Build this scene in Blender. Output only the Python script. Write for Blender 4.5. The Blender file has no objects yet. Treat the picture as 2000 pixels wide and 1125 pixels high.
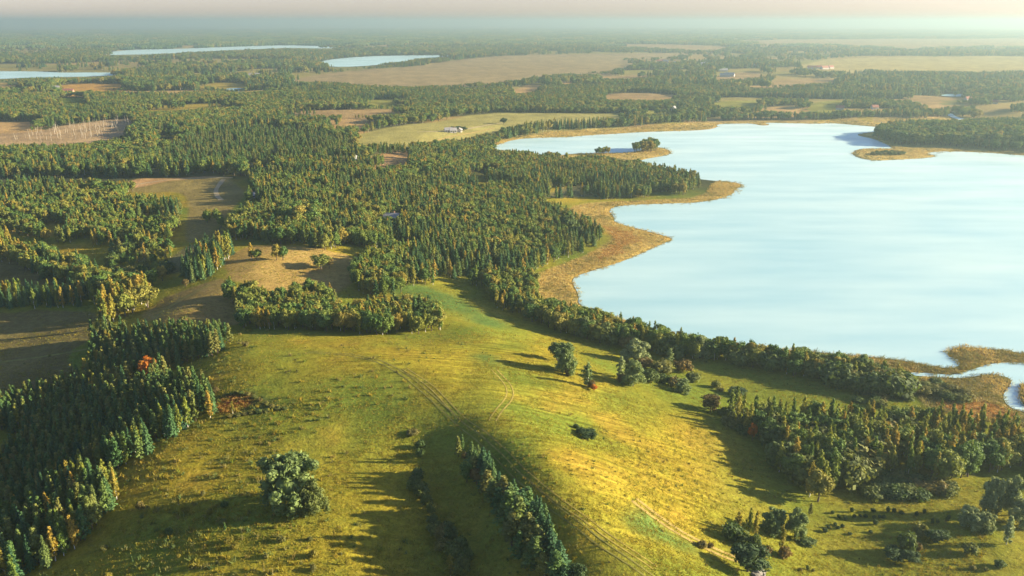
import bpy, bmesh, math, random
import numpy as np
from mathutils import Vector
from mathutils.geometry import tessellate_polygon

rng = np.random.default_rng(7)
random.seed(7)
scene = bpy.context.scene
COL = scene.collection

# ------------------------------------------------------------------ camera
CAM_H = 120.0
F_PX = 1570.0                       # focal length in photo pixels (2000 x 1125)
PITCH = math.atan((562.5 - 41.0) / F_PX)
cam_d = bpy.data.cameras.new('camera')
cam_d.sensor_width = 36.0
cam_d.lens = 36.0 * F_PX / 2000.0
cam_d.clip_start = 1.0
cam_d.clip_end = 120000.0
cam = bpy.data.objects.new('camera', cam_d)
COL.objects.link(cam)
cam.location = (0, 0, CAM_H)
cam.rotation_euler = (math.radians(90) - PITCH, 0, 0)
scene.camera = cam

# ------------------------------------------------------------------ light
SUN_EL, SUN_AZ = math.radians(14.5), math.radians(87.0)    # azimuth clockwise from +Y (view direction)
world = bpy.data.worlds.new('World')
scene.world = world
world.use_nodes = True
wn = world.node_tree.nodes
sky = wn.new('ShaderNodeTexSky')
sky.sky_type = 'NISHITA'
sky.sun_disc = False
sky.sun_elevation = SUN_EL
sky.sun_rotation = SUN_AZ
sky.altitude = 100
sky.air_density = 1.0
sky.dust_density = 0.75
sky.ozone_density = 3.0
bg = wn['Background']
bg.inputs['Strength'].default_value = 0.058
tint = wn.new('ShaderNodeMix')
tint.data_type = 'RGBA'
tint.blend_type = 'MULTIPLY'
tint.inputs[0].default_value = 1.0
tint.inputs[7].default_value = (1.10, 0.94, 1.12, 1)
world.node_tree.links.new(sky.outputs[0], tint.inputs[6])
world.node_tree.links.new(tint.outputs[2], bg.inputs[0])

sun_d = bpy.data.lights.new('sun', 'SUN')
sun_d.energy = 5.0
sun_d.angle = math.radians(0.6)
sun_d.color = (1.0, 0.85, 0.58)
sun = bpy.data.objects.new('sun', sun_d)
COL.objects.link(sun)
sd = Vector((math.sin(SUN_AZ) * math.cos(SUN_EL), math.cos(SUN_AZ) * math.cos(SUN_EL), math.sin(SUN_EL)))
sun.rotation_euler = sd.to_track_quat('Z', 'Y').to_euler()
sun.location = (300, 0, 300)

vs = scene.view_settings
vs.view_transform = 'Standard'
vs.look = 'None'
vs.gamma = 1.0
vs.exposure = 2.0
vs.use_curve_mapping = False
scene.render.engine = 'CYCLES'
cy = scene.cycles
cy.max_bounces = 5
cy.diffuse_bounces = 2
cy.glossy_bounces = 2
cy.transmission_bounces = 2
cy.volume_bounces = 1
cy.use_denoising = True
cy.use_adaptive_sampling = True
cy.adaptive_threshold = 0.02
cy.caustics_reflective = False
cy.caustics_refractive = False

# ------------------------------------------------------------------ projection helpers
CP, SP = math.cos(PITCH), math.sin(PITCH)

def rays(p):
    p = np.atleast_2d(np.asarray(p, float))
    a = (p[:, 0] - 1000.0) / F_PX
    b = (562.5 - p[:, 1]) / F_PX
    return np.stack([a, CP + b * SP, -SP + b * CP], 1)

def on_plane(p, z):
    d = rays(p)
    t = (np.asarray(z, float) - CAM_H) / d[:, 2]
    return d[:, :2] * t[:, None]

def to_px(xy, z):
    xy = np.atleast_2d(xy)
    y, dz = xy[:, 1], np.asarray(z, float) - CAM_H
    depth = y * CP - dz * SP
    up = y * SP + dz * CP
    depth = np.where(depth < 1, np.nan, depth)
    return np.stack([1000 + F_PX * xy[:, 0] / depth, 562.5 - F_PX * up / depth], 1)

def chaikin(p, n=1):
    p = np.asarray(p, float)
    for _ in range(n):
        q = np.roll(p, -1, 0)
        p = np.stack([0.75 * p + 0.25 * q, 0.25 * p + 0.75 * q], 1).reshape(-1, 2)
    return p

def sdist(pts, poly, limit=None):
    """signed distance, positive inside the polygon"""
    pts = np.asarray(pts, float)
    n = len(pts)
    out = np.full(n, -1e9)
    lo, hi = poly.min(0), poly.max(0)
    m = 60.0 + 0.06 * np.hypot(*((lo + hi) / 2)) if limit is None else limit
    idx = np.nonzero(((pts > lo - m) & (pts < hi + m)).all(1))[0]
    A, B = poly, np.roll(poly, -1, 0)
    for c in range(0, len(idx), 60000):
        ii = idx[c:c + 60000]
        P = pts[ii]
        ins = np.zeros(len(ii), bool)
        dm = np.full(len(ii), 1e18)
        for a, b in zip(A, B):
            e = b - a
            w = P - a
            l2 = e @ e
            if l2 < 1e-9:
                continue
            t = np.clip((w @ e) / l2, 0, 1)
            dd = ((w - t[:, None] * e) ** 2).sum(1)
            np.minimum(dm, dd, out=dm)
            if a[1] != b[1]:
                cr = (a[1] > P[:, 1]) != (b[1] > P[:, 1])
                xi = a[0] + (P[:, 1] - a[1]) / (b[1] - a[1]) * e[0]
                ins ^= cr & (P[:, 0] < xi)
        out[ii] = np.where(ins, 1, -1) * np.sqrt(dm)
    return out

# value noise in numpy
def _hash(ix, iy, s):
    h = (ix.astype(np.int64) * 374761393 + iy.astype(np.int64) * 668265263 + s * 1442695041) & 0xFFFFFFFF
    h = ((h ^ (h >> 13)) * 1274126177) & 0xFFFFFFFF
    return ((h ^ (h >> 16)) & 0xFFFF) / 65535.0

def vnoise(xy, scale, seed=0):
    p = xy / scale
    i = np.floor(p)
    f = p - i
    f = f * f * (3 - 2 * f)
    ix, iy = i[:, 0], i[:, 1]
    a, b = _hash(ix, iy, seed), _hash(ix + 1, iy, seed)
    c, d = _hash(ix, iy + 1, seed), _hash(ix + 1, iy + 1, seed)
    return (a * (1 - f[:, 0]) + b * f[:, 0]) * (1 - f[:, 1]) + (c * (1 - f[:, 0]) + d * f[:, 0]) * f[:, 1]

def fbm(xy, scale, seed=0, octv=3):
    v, a, t = 0, 1.0, 0
    for k in range(octv):
        v = v + a * vnoise(xy + 17.3 * k, scale / 2 ** k, seed + k)
        t += a
        a *= 0.5
    return v / t

def sstep(x, a, b):
    t = np.clip((x - a) / (b - a), 0, 1)
    return t * t * (3 - 2 * t)

# ------------------------------------------------------------------ water outlines (photo pixels, unprojected to water level)
LAKE = [(964,286),(980,280),(1002,273),(1040,269),(1110,268),(1150,264),(1200,261.5),(1250,258),(1320,256),(1378,254),(1402,249),(1399,242.5),
 (1430,241.5),(1470,241),(1486,245.5),(1506,244),(1490,239.5),(1540,240.5),(1596,242),(1616,240),(1632,241),(1680,245),(1724,249),(1752,250.5),(1757,247.5),
 (1735,240.5),(1745,238.3),(1800,237.8),(1862,235),(1865,232),(1848,224),(1858,220.5),(1869,229),(1892,233),(1936,239),(2000,243),(2100,247),
 (2090,250),(1990,247.5),(1900,247.5),(1850,251),(1760,254),(1715,256),(1700,259),(1667,263),(1706,271),(1728,280),(1746,291),(1736,290),(1700,290),(1672,291.5),
 (1663,301),(1680,310),(1712,314),(1760,311.5),(1812,308.5),(1832,304),(1806,299.5),(1832,295.8),(1880,296),(1944,299),(2000,304),(2150,313),
 (2400,330),(2700,360),(2900,420),(2900,560),(2700,640),(2400,690),(2150,702),(2000,692),(1975,686),(1910,679),(1875,677),(1852,685),(1850,696),(1872,701),(1876,712),(1860,720),
 (1825,716),(1775,706.5),(1750,702.5),(1705,697.5),(1625,690.5),(1525,682),(1400,672),(1300,655),(1266,645),(1248,634),(1217,624),(1167,607.5),(1129,596),(1131,576),
 (1117,552),(1122,540),(1165,526),(1212,512),(1255,494),(1293,476),(1316,468.5),(1302,461),(1257,450),(1199,434.5),(1201,425),(1187,410),(1212,400.5),(1293,398),
 (1379,394.5),(1428,382),(1437,369),(1452,363.5),(1437,356),(1385,352.5),(1330,344),(1270,330),(1243,318),(1252,312),(1300,303.5),(1312,298),(1303,291.5),(1284,287),
 (1262,290),(1240,297),(1200,299),(1160,299),(1120,300),(1090,304),(1055,303),(1024,300),(1000,296),(970,294)]
CREEK = [(1770,727),(1810,728),(1850,732),(1878,729),(1912,717),(1940,708.5),(2000,708),(2100,712),(2200,730),(2200,800),(2080,815),(2040,812),(2005,808),(1966,793),(1957,770),(1979,746),
 (1966,735),(1928,730),(1900,736),(1876,739),(1830,737),(1780,733)]
ISLET = [(1990,757),(2010,750),(2060,748),(2100,770),(2060,795),(2010,797),(1992,785)]
FAR_LAKES = [
 [(-500,138),(0,139),(80,139.5),(120,142),(200,141.3),(240,142.5),(225,148),(130,150.5),(60,151),(0,154.5),(-200,158),(-500,160)],
 [(196,105.5),(240,97.5),(350,95.5),(450,91.5),(560,88),(620,89.5),(690,92.5),(660,96),(560,95),(470,98),(380,101.5),(280,108.5),(220,108)],
 [(615,122),(660,114),(740,109),(800,108.5),(900,107.5),(830,114),(790,120),(730,128),(650,132)],
 [(700,97),(730,96.6),(745,98.2),(735,99.8),(705,99.2)],
 [(440,172.5),(470,171.5),(484,175),(470,178),(445,177.5)],
 [(1835,185),(1870,182.5),(1892,185),(1880,188.5),(1845,188.5)]]
lake_w = chaikin(on_plane(LAKE, 0.0), 1)
creek_w = chaikin(on_plane(CREEK, 0.0), 2)
islet_w = chaikin(on_plane(ISLET, 0.0), 2)
far_w = [chaikin(on_plane(f, 0.0), 2) for f in FAR_LAKES]

def water_sd(xy):
    """positive on dry land, distance to the nearest water"""
    d = -sdist(xy, lake_w, 150)
    c = -sdist(xy, creek_w, 90)
    i = sdist(xy, islet_w, 90)
    c = np.maximum(c, i)
    d = np.minimum(d, c)
    for f in far_w:
        d = np.minimum(d, -sdist(xy, f, 200))
    return d

# ------------------------------------------------------------------ relief: thin plate spline through levels read off the photo
LEV = [(620,686,20.3),(700,690,21.5),(760,705,22.8),(830,750,23.5),(880,790,24.2),(935,846,25),(987,886,25.2),(1037,936,25),(1085,985,24.6),(1130,1030,24.2),(1220,1125,23),
 (965,912,23.0),(1000,950,22.6),(1060,1010,22.1),(1110,1090,21.2),
 (850,870,20.7),(870,950,19.2),(910,1030,18.2),(970,1115,17.5),(880,835,23.2),(900,890,21.3),
 (765,870,20.6),(745,950,20.0),(720,1050,19.4),(640,800,21.8),(520,760,21.3),(560,960,20.7),(450,900,20.4),(400,1000,19.9),(300,1000,18.9),(500,1080,20.2),(620,1100,19.9),(800,1115,17.6),(400,860,19.6),
 (1300,1000,17),(1250,850,14.5),(1400,900,8.5),(1500,960,6),(1400,760,4.5),(1200,720,10.5),(1100,760,17.5),(1000,760,21.5),(1000,700,18),(1050,660,10),(950,650,14),(900,640,13),
 (1150,850,18.6),(1200,1000,21.4),(1400,1090,13.5),(1700,1000,5),(1900,1000,5),(1600,1100,7.2),(1800,1120,7.5),(1600,760,3),(1700,900,3),(1900,880,2.5),
 (420,715,19.5),(330,870,18.6),(200,950,15.5),(130,1090,14),(100,900,4),(0,1000,2),(200,760,5),(300,760,11),(250,680,7.5),(100,700,4),(390,665,13),(0,600,5),
 (470,672,17.6),(600,668,17.6),(700,662,16.6),(850,660,14.5),(450,620,12),(700,620,11),(900,580,8),(600,540,14),(500,520,17),(400,580,14),(370,600,15),(300,600,9),
 (430,400,13),(300,400,11),(600,400,13),(800,450,9),(1000,450,5),(1200,370,3),(750,305,15),(400,300,11),(100,350,11),(900,250,9),(1200,240,4),(700,240,11),(200,250,7),(1000,330,4),
 (0,450,9),(100,520,7),(1500,225,4),(1900,270,4)]
LEV = np.array(LEV, float)
ctrl = on_plane(LEV[:, :2], LEV[:, 2])
extra = []
for a in range(0, 360, 24):
    for r_, z_ in ((1700, 6),):
        extra.append((r_ * math.sin(math.radians(a)), r_ * math.cos(math.radians(a)), z_))
for q in ((-120, 60, 6), (120, 60, 14), (0, 60, 18), (0, -120, 15), (300, 0, 8), (-300, 0, 3), (300, 150, 5), (-300, 150, 3)):
    extra.append(q)
extra = np.array(extra, float)
ctrl = np.vstack([ctrl, extra[:, :2]]) / 100.0
cz = np.concatenate([LEV[:, 2], extra[:, 2]])

def _phi(d2):
    return 0.5 * d2 * np.log(d2 + 1e-12)
_n = len(ctrl)
K = _phi(((ctrl[:, None] - ctrl[None]) ** 2).sum(2)) + 0.004 * np.eye(_n)
Pm = np.hstack([np.ones((_n, 1)), ctrl])
M = np.zeros((_n + 3, _n + 3))
M[:_n, :_n] = K
M[:_n, _n:] = Pm
M[_n:, :_n] = Pm.T
tps = np.linalg.solve(M, np.concatenate([cz, np.zeros(3)]))

def raw_height(xy):
    out = np.empty(len(xy))
    for c in range(0, len(xy), 40000):
        q = xy[c:c + 40000]
        u = np.clip(q, -1900, 1900) / 100.0
        d2 = ((u[:, None] - ctrl[None]) ** 2).sum(2)
        out[c:c + 40000] = _phi(d2) @ tps[:_n] + tps[_n] + u @ tps[_n + 1:]
    r = np.hypot(xy[:, 0], xy[:, 1])
    k = sstep(r, 1100, 1700)
    far = 5 + 7 * (fbm(xy, 900, 3) - 0.5)
    out = out * (1 - k) + far * k
    return np.clip(out, 1.0, 32)

def height(xy, wsd=None):
    xy = np.asarray(xy, float)
    h = raw_height(xy)
    r = np.hypot(xy[:, 0], xy[:, 1])
    h = h + (fbm(xy, 28, 11) - 0.5) * 1.3 + (fbm(xy, 7, 21, 2) - 0.5) * 0.35
    d = water_sd(xy) if wsd is None else wsd
    g = np.maximum(1.0, 0.006 * r)
    k = sstep(d - g, 0, 75)
    h = 0.35 * sstep(d, 0, 4) * 1.0 + (h - 0.35) * k
    h = np.where(d < 0.3 * g, -0.15 - np.clip((0.3 * g - d) * 0.25, 0, 3.0), h)
    return h

def ground(p):
    """photo pixels -> points on the terrain"""
    p = np.atleast_2d(np.asarray(p, float))
    z = np.full(len(p), 8.0)
    for _ in range(14):
        xy = on_plane(p, z)
        z = 0.45 * z + 0.55 * np.maximum(height(xy), 0)
    xy = on_plane(p, z)
    return np.column_stack([xy, np.maximum(height(xy), 0)])

GCACHE = {}
def gcache(pts):
    pts = [tuple(float(v) for v in p) for p in pts]
    for p, g_ in zip(pts, ground(pts)):
        GCACHE[p] = g_
def gpt(x, y):
    k = (float(x), float(y))
    if k not in GCACHE:
        GCACHE[k] = ground([k])[0]
    return GCACHE[k]

def gpoly(p, n=1):
    return chaikin(ground(p)[:, :2], n)

# ------------------------------------------------------------------ land cover (photo pixels at ground level)
TAN, GOLD, GREEN, STRAW, SAND, PASTURE, BROWN = (0.27,0.18,0.075), (0.36,0.20,0.045), (0.10,0.13,0.02), (0.25,0.19,0.035), (0.36,0.23,0.09), (0.20,0.19,0.04), (0.15,0.12,0.04)
OPEN = [  # open land inside the wooded country: (outline, colour)
 ([(560,157),(600,150),(700,137),(830,128),(900,115),(1000,107.5),(1180,105),(1330,103),(1340,107),(1200,115),(1235,122),(1200,137),(1060,145),(980,160),(850,165),(740,167),(690,162)], (0.25,0.185,0.085)),
 ([(675,270),(780,245),(870,238),(920,220.5),(1090,220.5),(1250,222.5),(1200,232),(1080,236),(1000,246),(960,256),(880,271),(820,276),(700,277)], (0.27,0.24,0.075)),
 ([(545,218),(700,214),(810,213.5),(790,220),(680,223),(580,223)], TAN),
 ([(620,238),(700,231),(740,236),(700,241),(640,243)], SAND),
 ([(250,209.5),(300,205.5),(465,200.5),(460,206),(380,211),(290,213.5)], STRAW),
 ([(-300,237),(60,236),(92,240),(50,249),(-300,252)], SAND),
 ([(-300,268),(60,258),(100,248),(240,231),(262,237),(250,262),(180,276),(120,281),(-300,278)], (0.32,0.22,0.11)),
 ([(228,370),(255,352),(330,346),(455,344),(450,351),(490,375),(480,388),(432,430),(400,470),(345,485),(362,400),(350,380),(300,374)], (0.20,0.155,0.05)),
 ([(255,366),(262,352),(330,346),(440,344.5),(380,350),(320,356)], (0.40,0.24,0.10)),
 ([(290,266),(340,262),(372,263),(330,270)], STRAW),
 ([(985,178),(1030,165),(1070,166),(1050,175),(1010,180)], SAND),
 ([(1075,162),(1105,155.5),(1135,155),(1100,163)], SAND),
 ([(1160,150),(1250,146),(1290,146),(1250,152),(1170,153)], TAN),
 ([(1170,188),(1225,179),(1340,186),(1300,193),(1190,193)], TAN),
 ([(1560,126),(1620,113),(2000,109),(2200,109),(2200,136),(1900,139),(1700,136),(1600,134)], (0.32,0.25,0.09)),
 ([(1420,80),(1600,76),(2300,75),(2300,97),(1700,92),(1500,88)], TAN),
 ([(1170,85),(1400,88),(1425,96),(1350,98),(1200,90)], TAN),
 ([(1380,199),(1500,194),(1475,206),(1400,209)], PASTURE),
 ([(1480,209),(1590,203),(1545,214),(1480,216)], SAND),
 ([(1575,200),(1655,193),(1640,207),(1590,208)], PASTURE),
 ([(1600,228),(1640,222),(1632,233),(1604,235)], STRAW),
 ([(1675,225),(1705,219),(1705,229),(1680,232)], STRAW),
 ([(1390,146),(1480,138),(1500,146),(1400,156)], TAN),
 ([(1500,155),(1640,152),(1640,160),(1520,164)], TAN),
 ([(1420,168),(1560,165),(1500,172)], SAND),
 ([(1740,190),(1830,186),(1900,192),(1840,197)], TAN),
 ([(1800,208),(1840,205),(1835,214),(1805,213)], SAND),
 ([(110,165),(210,162.5),(262,168),(130,174)], GOLD),
 ([(-200,161),(40,161),(25,166),(-200,168)], SAND),
 ([(380,165),(440,160),(500,166),(430,172)], STRAW),
 ([(705,318),(760,296),(802,293),(795,315),(740,322)], (0.36,0.22,0.09)),
 ([(690,200),(750,193),(810,198),(760,203)], PASTURE),
 ([(110,192),(165,189),(160,200),(115,200)], GREEN),
 ([(1240,214),(1340,217),(1330,224),(1250,222)], PASTURE),
 ([(-50,358),(35,362),(36,370),(-50,368)], SAND),
 ([(622,431),(680,425),(705,431),(640,440)], (0.22,0.15,0.06)),
 ([(745,434),(775,426),(800,430),(780,438)], PASTURE),
 ([(1055,384),(1100,365),(1172,361),(1162,380),(1075,388)], (0.17,0.15,0.06)),
 ([(-300,490),(40,484),(110,500),(150,545),(120,560),(60,563),(-300,570)], BROWN),
 ([(-300,606),(150,602),(192,628),(180,655),(120,695),(152,745),(0,775),(-300,785)], (0.155,0.125,0.042)),
 ([(345,485),(400,470),(440,432),(450,470),(420,500),(380,510),(330,540),(320,520)], (0.13,0.12,0.05)),
 ([(430,545),(445,505),(480,478),(560,478),(610,485),(700,505),(690,560),(640,582),(560,575),(500,570)], (0.285,0.195,0.058)),
 ([(262,612),(330,575),(400,555),(440,540),(480,570),(475,610),(460,640),(380,640),(300,632)], (0.25,0.18,0.055)),
]
REED = [
 [(958,284),(980,271),(1020,266),(1050,262),(1066,257.5),(1130,253.5),(1210,251),(1250,248),(1378,239),(1405,239),(1402,250),(1320,258),(1200,263),(1110,270),(1000,277),(966,290)],
 [(1395,242.5),(1400,239),(1490,236.5),(1600,238.5),(1620,233),(1690,236),(1730,240),(1762,248),(1750,252),(1680,247),(1616,242),(1500,245)],
 [(1712,232),(1790,231.5),(1860,231),(1869,236),(1800,240),(1735,239)],
 [(962,293),(1006,291),(1060,299),(1110,300),(1180,296),(1225,299),(1262,288),(1292,285),(1318,296),(1300,306),(1248,314),(1190,308),(1050,309),(970,303)],
 [(1040,545),(1060,530),(1105,514),(1160,494),(1197,470),(1190,452),(1150,440),(1112,424),(1104,412),(1125,400),(1187,393.5),(1280,391),(1372,386),(1396,352),(1440,352),(1458,363),(1440,384),(1379,398),(1290,401),(1200,403),
  (1205,425),(1204,434),(1260,448),(1306,459),(1322,469),(1293,479),(1212,515),(1127,543),(1122,552),(1138,576),(1132,593),(1170,604),(1250,630),(1270,648),(1200,640),(1130,622),(1085,604),(1058,590),(1046,570)],
 [(1260,648),(1300,652),(1400,675),(1530,680),(1640,690),(1760,702),(1830,714),(1870,718),(1874,708),(1846,697),(1846,684),(1875,674),(1920,676),(2000,689),(2200,700),(2200,730),(2000,711),(1940,711),(1912,719),(1878,731),(1850,734),(1790,730),(1700,715),(1550,705),(1400,692),(1290,665)],
 [(1785,733),(1875,738),(1925,729),(1966,732),(1982,746),(1960,770),(1968,792),(2040,812),(2080,815),(2080,850),(1990,835),(1900,815),(1820,808),(1790,775)],
 [(1988,756),(2010,748),(2060,746),(2102,770),(2060,797),(2008,799),(1990,786)],
 [(1666,263),(1700,257),(1712,262),(1752,289),(1850,289),(2000,297),(2150,305),(2150,316),(2000,306),(1880,298),(1812,300),(1836,304),(1812,310),(1712,316),(1678,312),(1660,300),(1672,290),(1740,290),(1725,280),(1706,272)],
]
REED_RUST = [  # reddish sedge inside the reeds
 [(1180,444),(1225,450),(1250,462),(1240,478),(1190,505),(1160,510),(1195,480),(1198,462)],
 [(1820,783),(1880,785),(1950,782),(1985,812),(1930,822),(1860,812)],
]
MARSH = [[(428,778),(455,774),(482,776),(490,786),(468,797),(440,806),(428,806)]]
HOLLOW = [(418,770),(470,764),(515,776),(556,797),(520,808),(470,812),(425,818)]
GREENSP = [[(900,695),(935,685),(985,695),(975,715),(940,712)],[(1285,905),(1315,918),(1322,945),(1290,935)],[(600,985),(640,935),(650,960),(640,1000),(610,1010)],[(700,560),(860,552),(960,600),(1000,640),(950,640),(890,610),(800,600)],
 [(1250,985),(1310,1040),(1370,1075),(1300,1065),(1240,1020)]]
open_w = [(gpoly(p), c) for p, c in OPEN]
reed_w = [gpoly(p) for p in REED]
rust_w = [gpoly(p, 2) for p in REED_RUST]
marsh_w = [gpoly(p, 2) for p in MARSH]
green_w = [gpoly(p, 2) for p in GREENSP]

def clearing(xy, px):
    """0..1, 1 = open country of small fields scattered among the far woods"""
    r = np.hypot(xy[:, 0], xy[:, 1])
    n = fbm(xy * np.array([0.5, 1.0]), 230, 41)
    n2 = fbm(xy * np.array([0.5, 1.0]), 900, 47, 2)
    open_right = sstep(px[:, 0], 1050, 1450)
    th = 0.538 - 0.055 * open_right + 0.05 * sstep(-r, -1100, -800)
    return sstep(0.8 * n + 0.2 * n2, th - 0.012, th + 0.012)

# ------------------------------------------------------------------ material helpers
def new_mat(name):
    m = bpy.data.materials.new(name)
    m.use_nodes = True
    nt = m.node_tree
    for n in list(nt.nodes):
        nt.nodes.remove(n)
    out = nt.nodes.new('ShaderNodeOutputMaterial')
    return m, nt, out

def ramp(nt, stops):
    r = nt.nodes.new('ShaderNodeValToRGB')
    e = r.color_ramp.elements
    while len(e) < len(stops):
        e.new(0.5)
    for k, (p, c) in enumerate(stops):
        e[k].position = p
        e[k].color = (*c, 1)
    return r

def leaf_mat(name, cols, trans=0.35, rough=0.75, tcol=None):
    m, nt, out = new_mat(name)
    oi = nt.nodes.new('ShaderNodeObjectInfo')
    r = ramp(nt, [(k / (len(cols) - 1), c) for k, c in enumerate(cols)])
    nt.links.new(oi.outputs['Random'], r.inputs[0])
    at = nt.nodes.new('ShaderNodeAttribute')
    at.attribute_name = 'tint'
    hsv = nt.nodes.new('ShaderNodeHueSaturation')
    mr = nt.nodes.new('ShaderNodeMapRange')
    mr.inputs['To Min'].default_value = 0.62
    mr.inputs['To Max'].default_value = 1.45
    nt.links.new(at.outputs['Fac'], mr.inputs['Value'])
    nt.links.new(mr.outputs[0], hsv.inputs['Value'])
    mh = nt.nodes.new('ShaderNodeMapRange')
    mh.inputs['To Min'].default_value = 0.515
    mh.inputs['To Max'].default_value = 0.485
    nt.links.new(at.outputs['Fac'], mh.inputs['Value'])
    nt.links.new(mh.outputs[0], hsv.inputs['Hue'])
    nt.links.new(r.outputs[0], hsv.inputs['Color'])
    b = nt.nodes.new('ShaderNodeBsdfPrincipled')
    b.inputs['Roughness'].default_value = rough
    b.inputs['Specular IOR Level'].default_value = 0.25
    nt.links.new(hsv.outputs[0], b.inputs['Base Color'])
    t = nt.nodes.new('ShaderNodeBsdfTranslucent')
    mx = nt.nodes.new('ShaderNodeMix')
    mx.data_type = 'RGBA'
    mx.blend_type = 'MULTIPLY'
    mx.inputs[0].default_value = 1.0
    nt.links.new(hsv.outputs[0], mx.inputs[6])
    mx.inputs[7].default_value = (*(tcol or (1.3, 1.2, 0.6)), 1)
    nt.links.new(mx.outputs[2], t.inputs[0])
    ms = nt.nodes.new('ShaderNodeMixShader')
    ms.inputs[0].default_value = trans
    nt.links.new(b.outputs[0], ms.inputs[1])
    nt.links.new(t.outputs[0], ms.inputs[2])
    nt.links.new(ms.outputs[0], out.inputs[0])
    return m

def plain_mat(name, col, rough=0.8, noise=0.0, nscale=4.0, bump=0.0):
    m, nt, out = new_mat(name)
    b = nt.nodes.new('ShaderNodeBsdfPrincipled')
    b.inputs['Roughness'].default_value = rough
    b.inputs['Specular IOR Level'].default_value = 0.3
    tc = nt.nodes.new('ShaderNodeTexCoord')
    n = nt.nodes.new('ShaderNodeTexNoise')
    n.inputs['Scale'].default_value = nscale
    n.inputs['Detail'].default_value = 4
    nt.links.new(tc.outputs['Object'], n.inputs['Vector'])
    r = ramp(nt, [(0.3, tuple(c * (1 - noise) for c in col)), (0.7, tuple(c * (1 + noise) for c in col))])
    nt.links.new(n.outputs['Fac'], r.inputs[0])
    nt.links.new(r.outputs[0], b.inputs['Base Color'])
    if bump:
        bp = nt.nodes.new('ShaderNodeBump')
        bp.inputs['Strength'].default_value = bump
        nt.links.new(n.outputs['Fac'], bp.inputs['Height'])
        nt.links.new(bp.outputs[0], b.inputs['Normal'])
    nt.links.new(b.outputs[0], out.inputs[0])
    return m

M = {
 'spruce': leaf_mat('spruce_needles', [(0.034,0.090,0.038), (0.052,0.118,0.040), (0.078,0.140,0.038), (0.118,0.157,0.038)], 0.18),
 'pine': leaf_mat('pine_needles', [(0.053,0.118,0.033), (0.085,0.151,0.035), (0.142,0.177,0.038), (0.177,0.171,0.040)], 0.22),
 'birch': leaf_mat('birch_leaves', [(0.095,0.157,0.025), (0.146,0.190,0.027), (0.207,0.218,0.029), (0.252,0.218,0.031), (0.320,0.225,0.034)], 0.28),
 'broadleaf': leaf_mat('broadleaf_leaves', [(0.064,0.127,0.025), (0.099,0.161,0.029), (0.144,0.193,0.031), (0.190,0.205,0.034), (0.260,0.205,0.032)], 0.22),
 'willow': leaf_mat('willow_leaves', [(0.14,0.195,0.060), (0.185,0.235,0.080), (0.215,0.255,0.105)], 0.3, tcol=(1.1, 1.1, 0.75)),
 'shrub': leaf_mat('shrub_leaves', [(0.065,0.110,0.030), (0.100,0.138,0.034), (0.145,0.160,0.038), (0.185,0.150,0.042)], 0.3),
 'darkoak': leaf_mat('dark_leaves', [(0.045,0.080,0.024), (0.060,0.098,0.028)], 0.25),
 'autumn': leaf_mat('autumn_leaves', [(0.46,0.16,0.02), (0.52,0.20,0.025)], 0.45, tcol=(1.2, 0.9, 0.5)),
 'rusty': leaf_mat('rusty_leaves', [(0.145,0.115,0.036), (0.185,0.135,0.040)], 0.35, tcol=(1.2, 1.0, 0.6)),
 'yellow': leaf_mat('yellow_leaves', [(0.20,0.185,0.03), (0.25,0.215,0.035)], 0.45),
 'bark': plain_mat('bark', (0.10, 0.075, 0.055), 0.9, 0.35, 3),
 'birchbark': plain_mat('birch_bark', (0.55, 0.52, 0.46), 0.8, 0.3, 3),
 'deadwood': plain_mat('dead_wood', (0.33, 0.28, 0.21), 0.85, 0.2, 2),
 'reed': leaf_mat('reed_blades', [(0.42,0.30,0.08), (0.48,0.36,0.11), (0.38,0.32,0.09)], 0.3, tcol=(1.1, 1.0, 0.7)),
 'rust_reed': leaf_mat('rust_sedge', [(0.34,0.19,0.045), (0.40,0.23,0.055)], 0.3, tcol=(1.1, 0.9, 0.7)),
 'green_reed': leaf_mat('green_reed', [(0.17,0.17,0.045), (0.24,0.19,0.05), (0.13,0.14,0.05)], 0.3),
 'grass': leaf_mat('grass_blades', [(0.14,0.185,0.02), (0.24,0.205,0.02), (0.29,0.22,0.026), (0.18,0.19,0.02)], 0.3, tcol=(1.2, 1.1, 0.6)),
 'wall': plain_mat('white_wall', (0.40, 0.37, 0.33), 0.8, 0.06, 1),
 'brickwall': plain_mat('brick_wall', (0.35, 0.20, 0.14), 0.85, 0.15, 2),
 'roof_grey': plain_mat('grey_roof', (0.30, 0.29, 0.28), 0.6, 0.1, 1),
 'roof_red': plain_mat('red_roof', (0.30, 0.12, 0.08), 0.7, 0.15, 1),
 'pane': plain_mat('window_pane', (0.05, 0.06, 0.07), 0.15, 0.0),
 'stone': plain_mat('pale_stone', (0.19, 0.175, 0.15), 0.85, 0.2, 2, 0.3),
 'post': plain_mat('weathered_wood', (0.10, 0.08, 0.06), 0.9, 0.2, 5),
}

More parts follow.
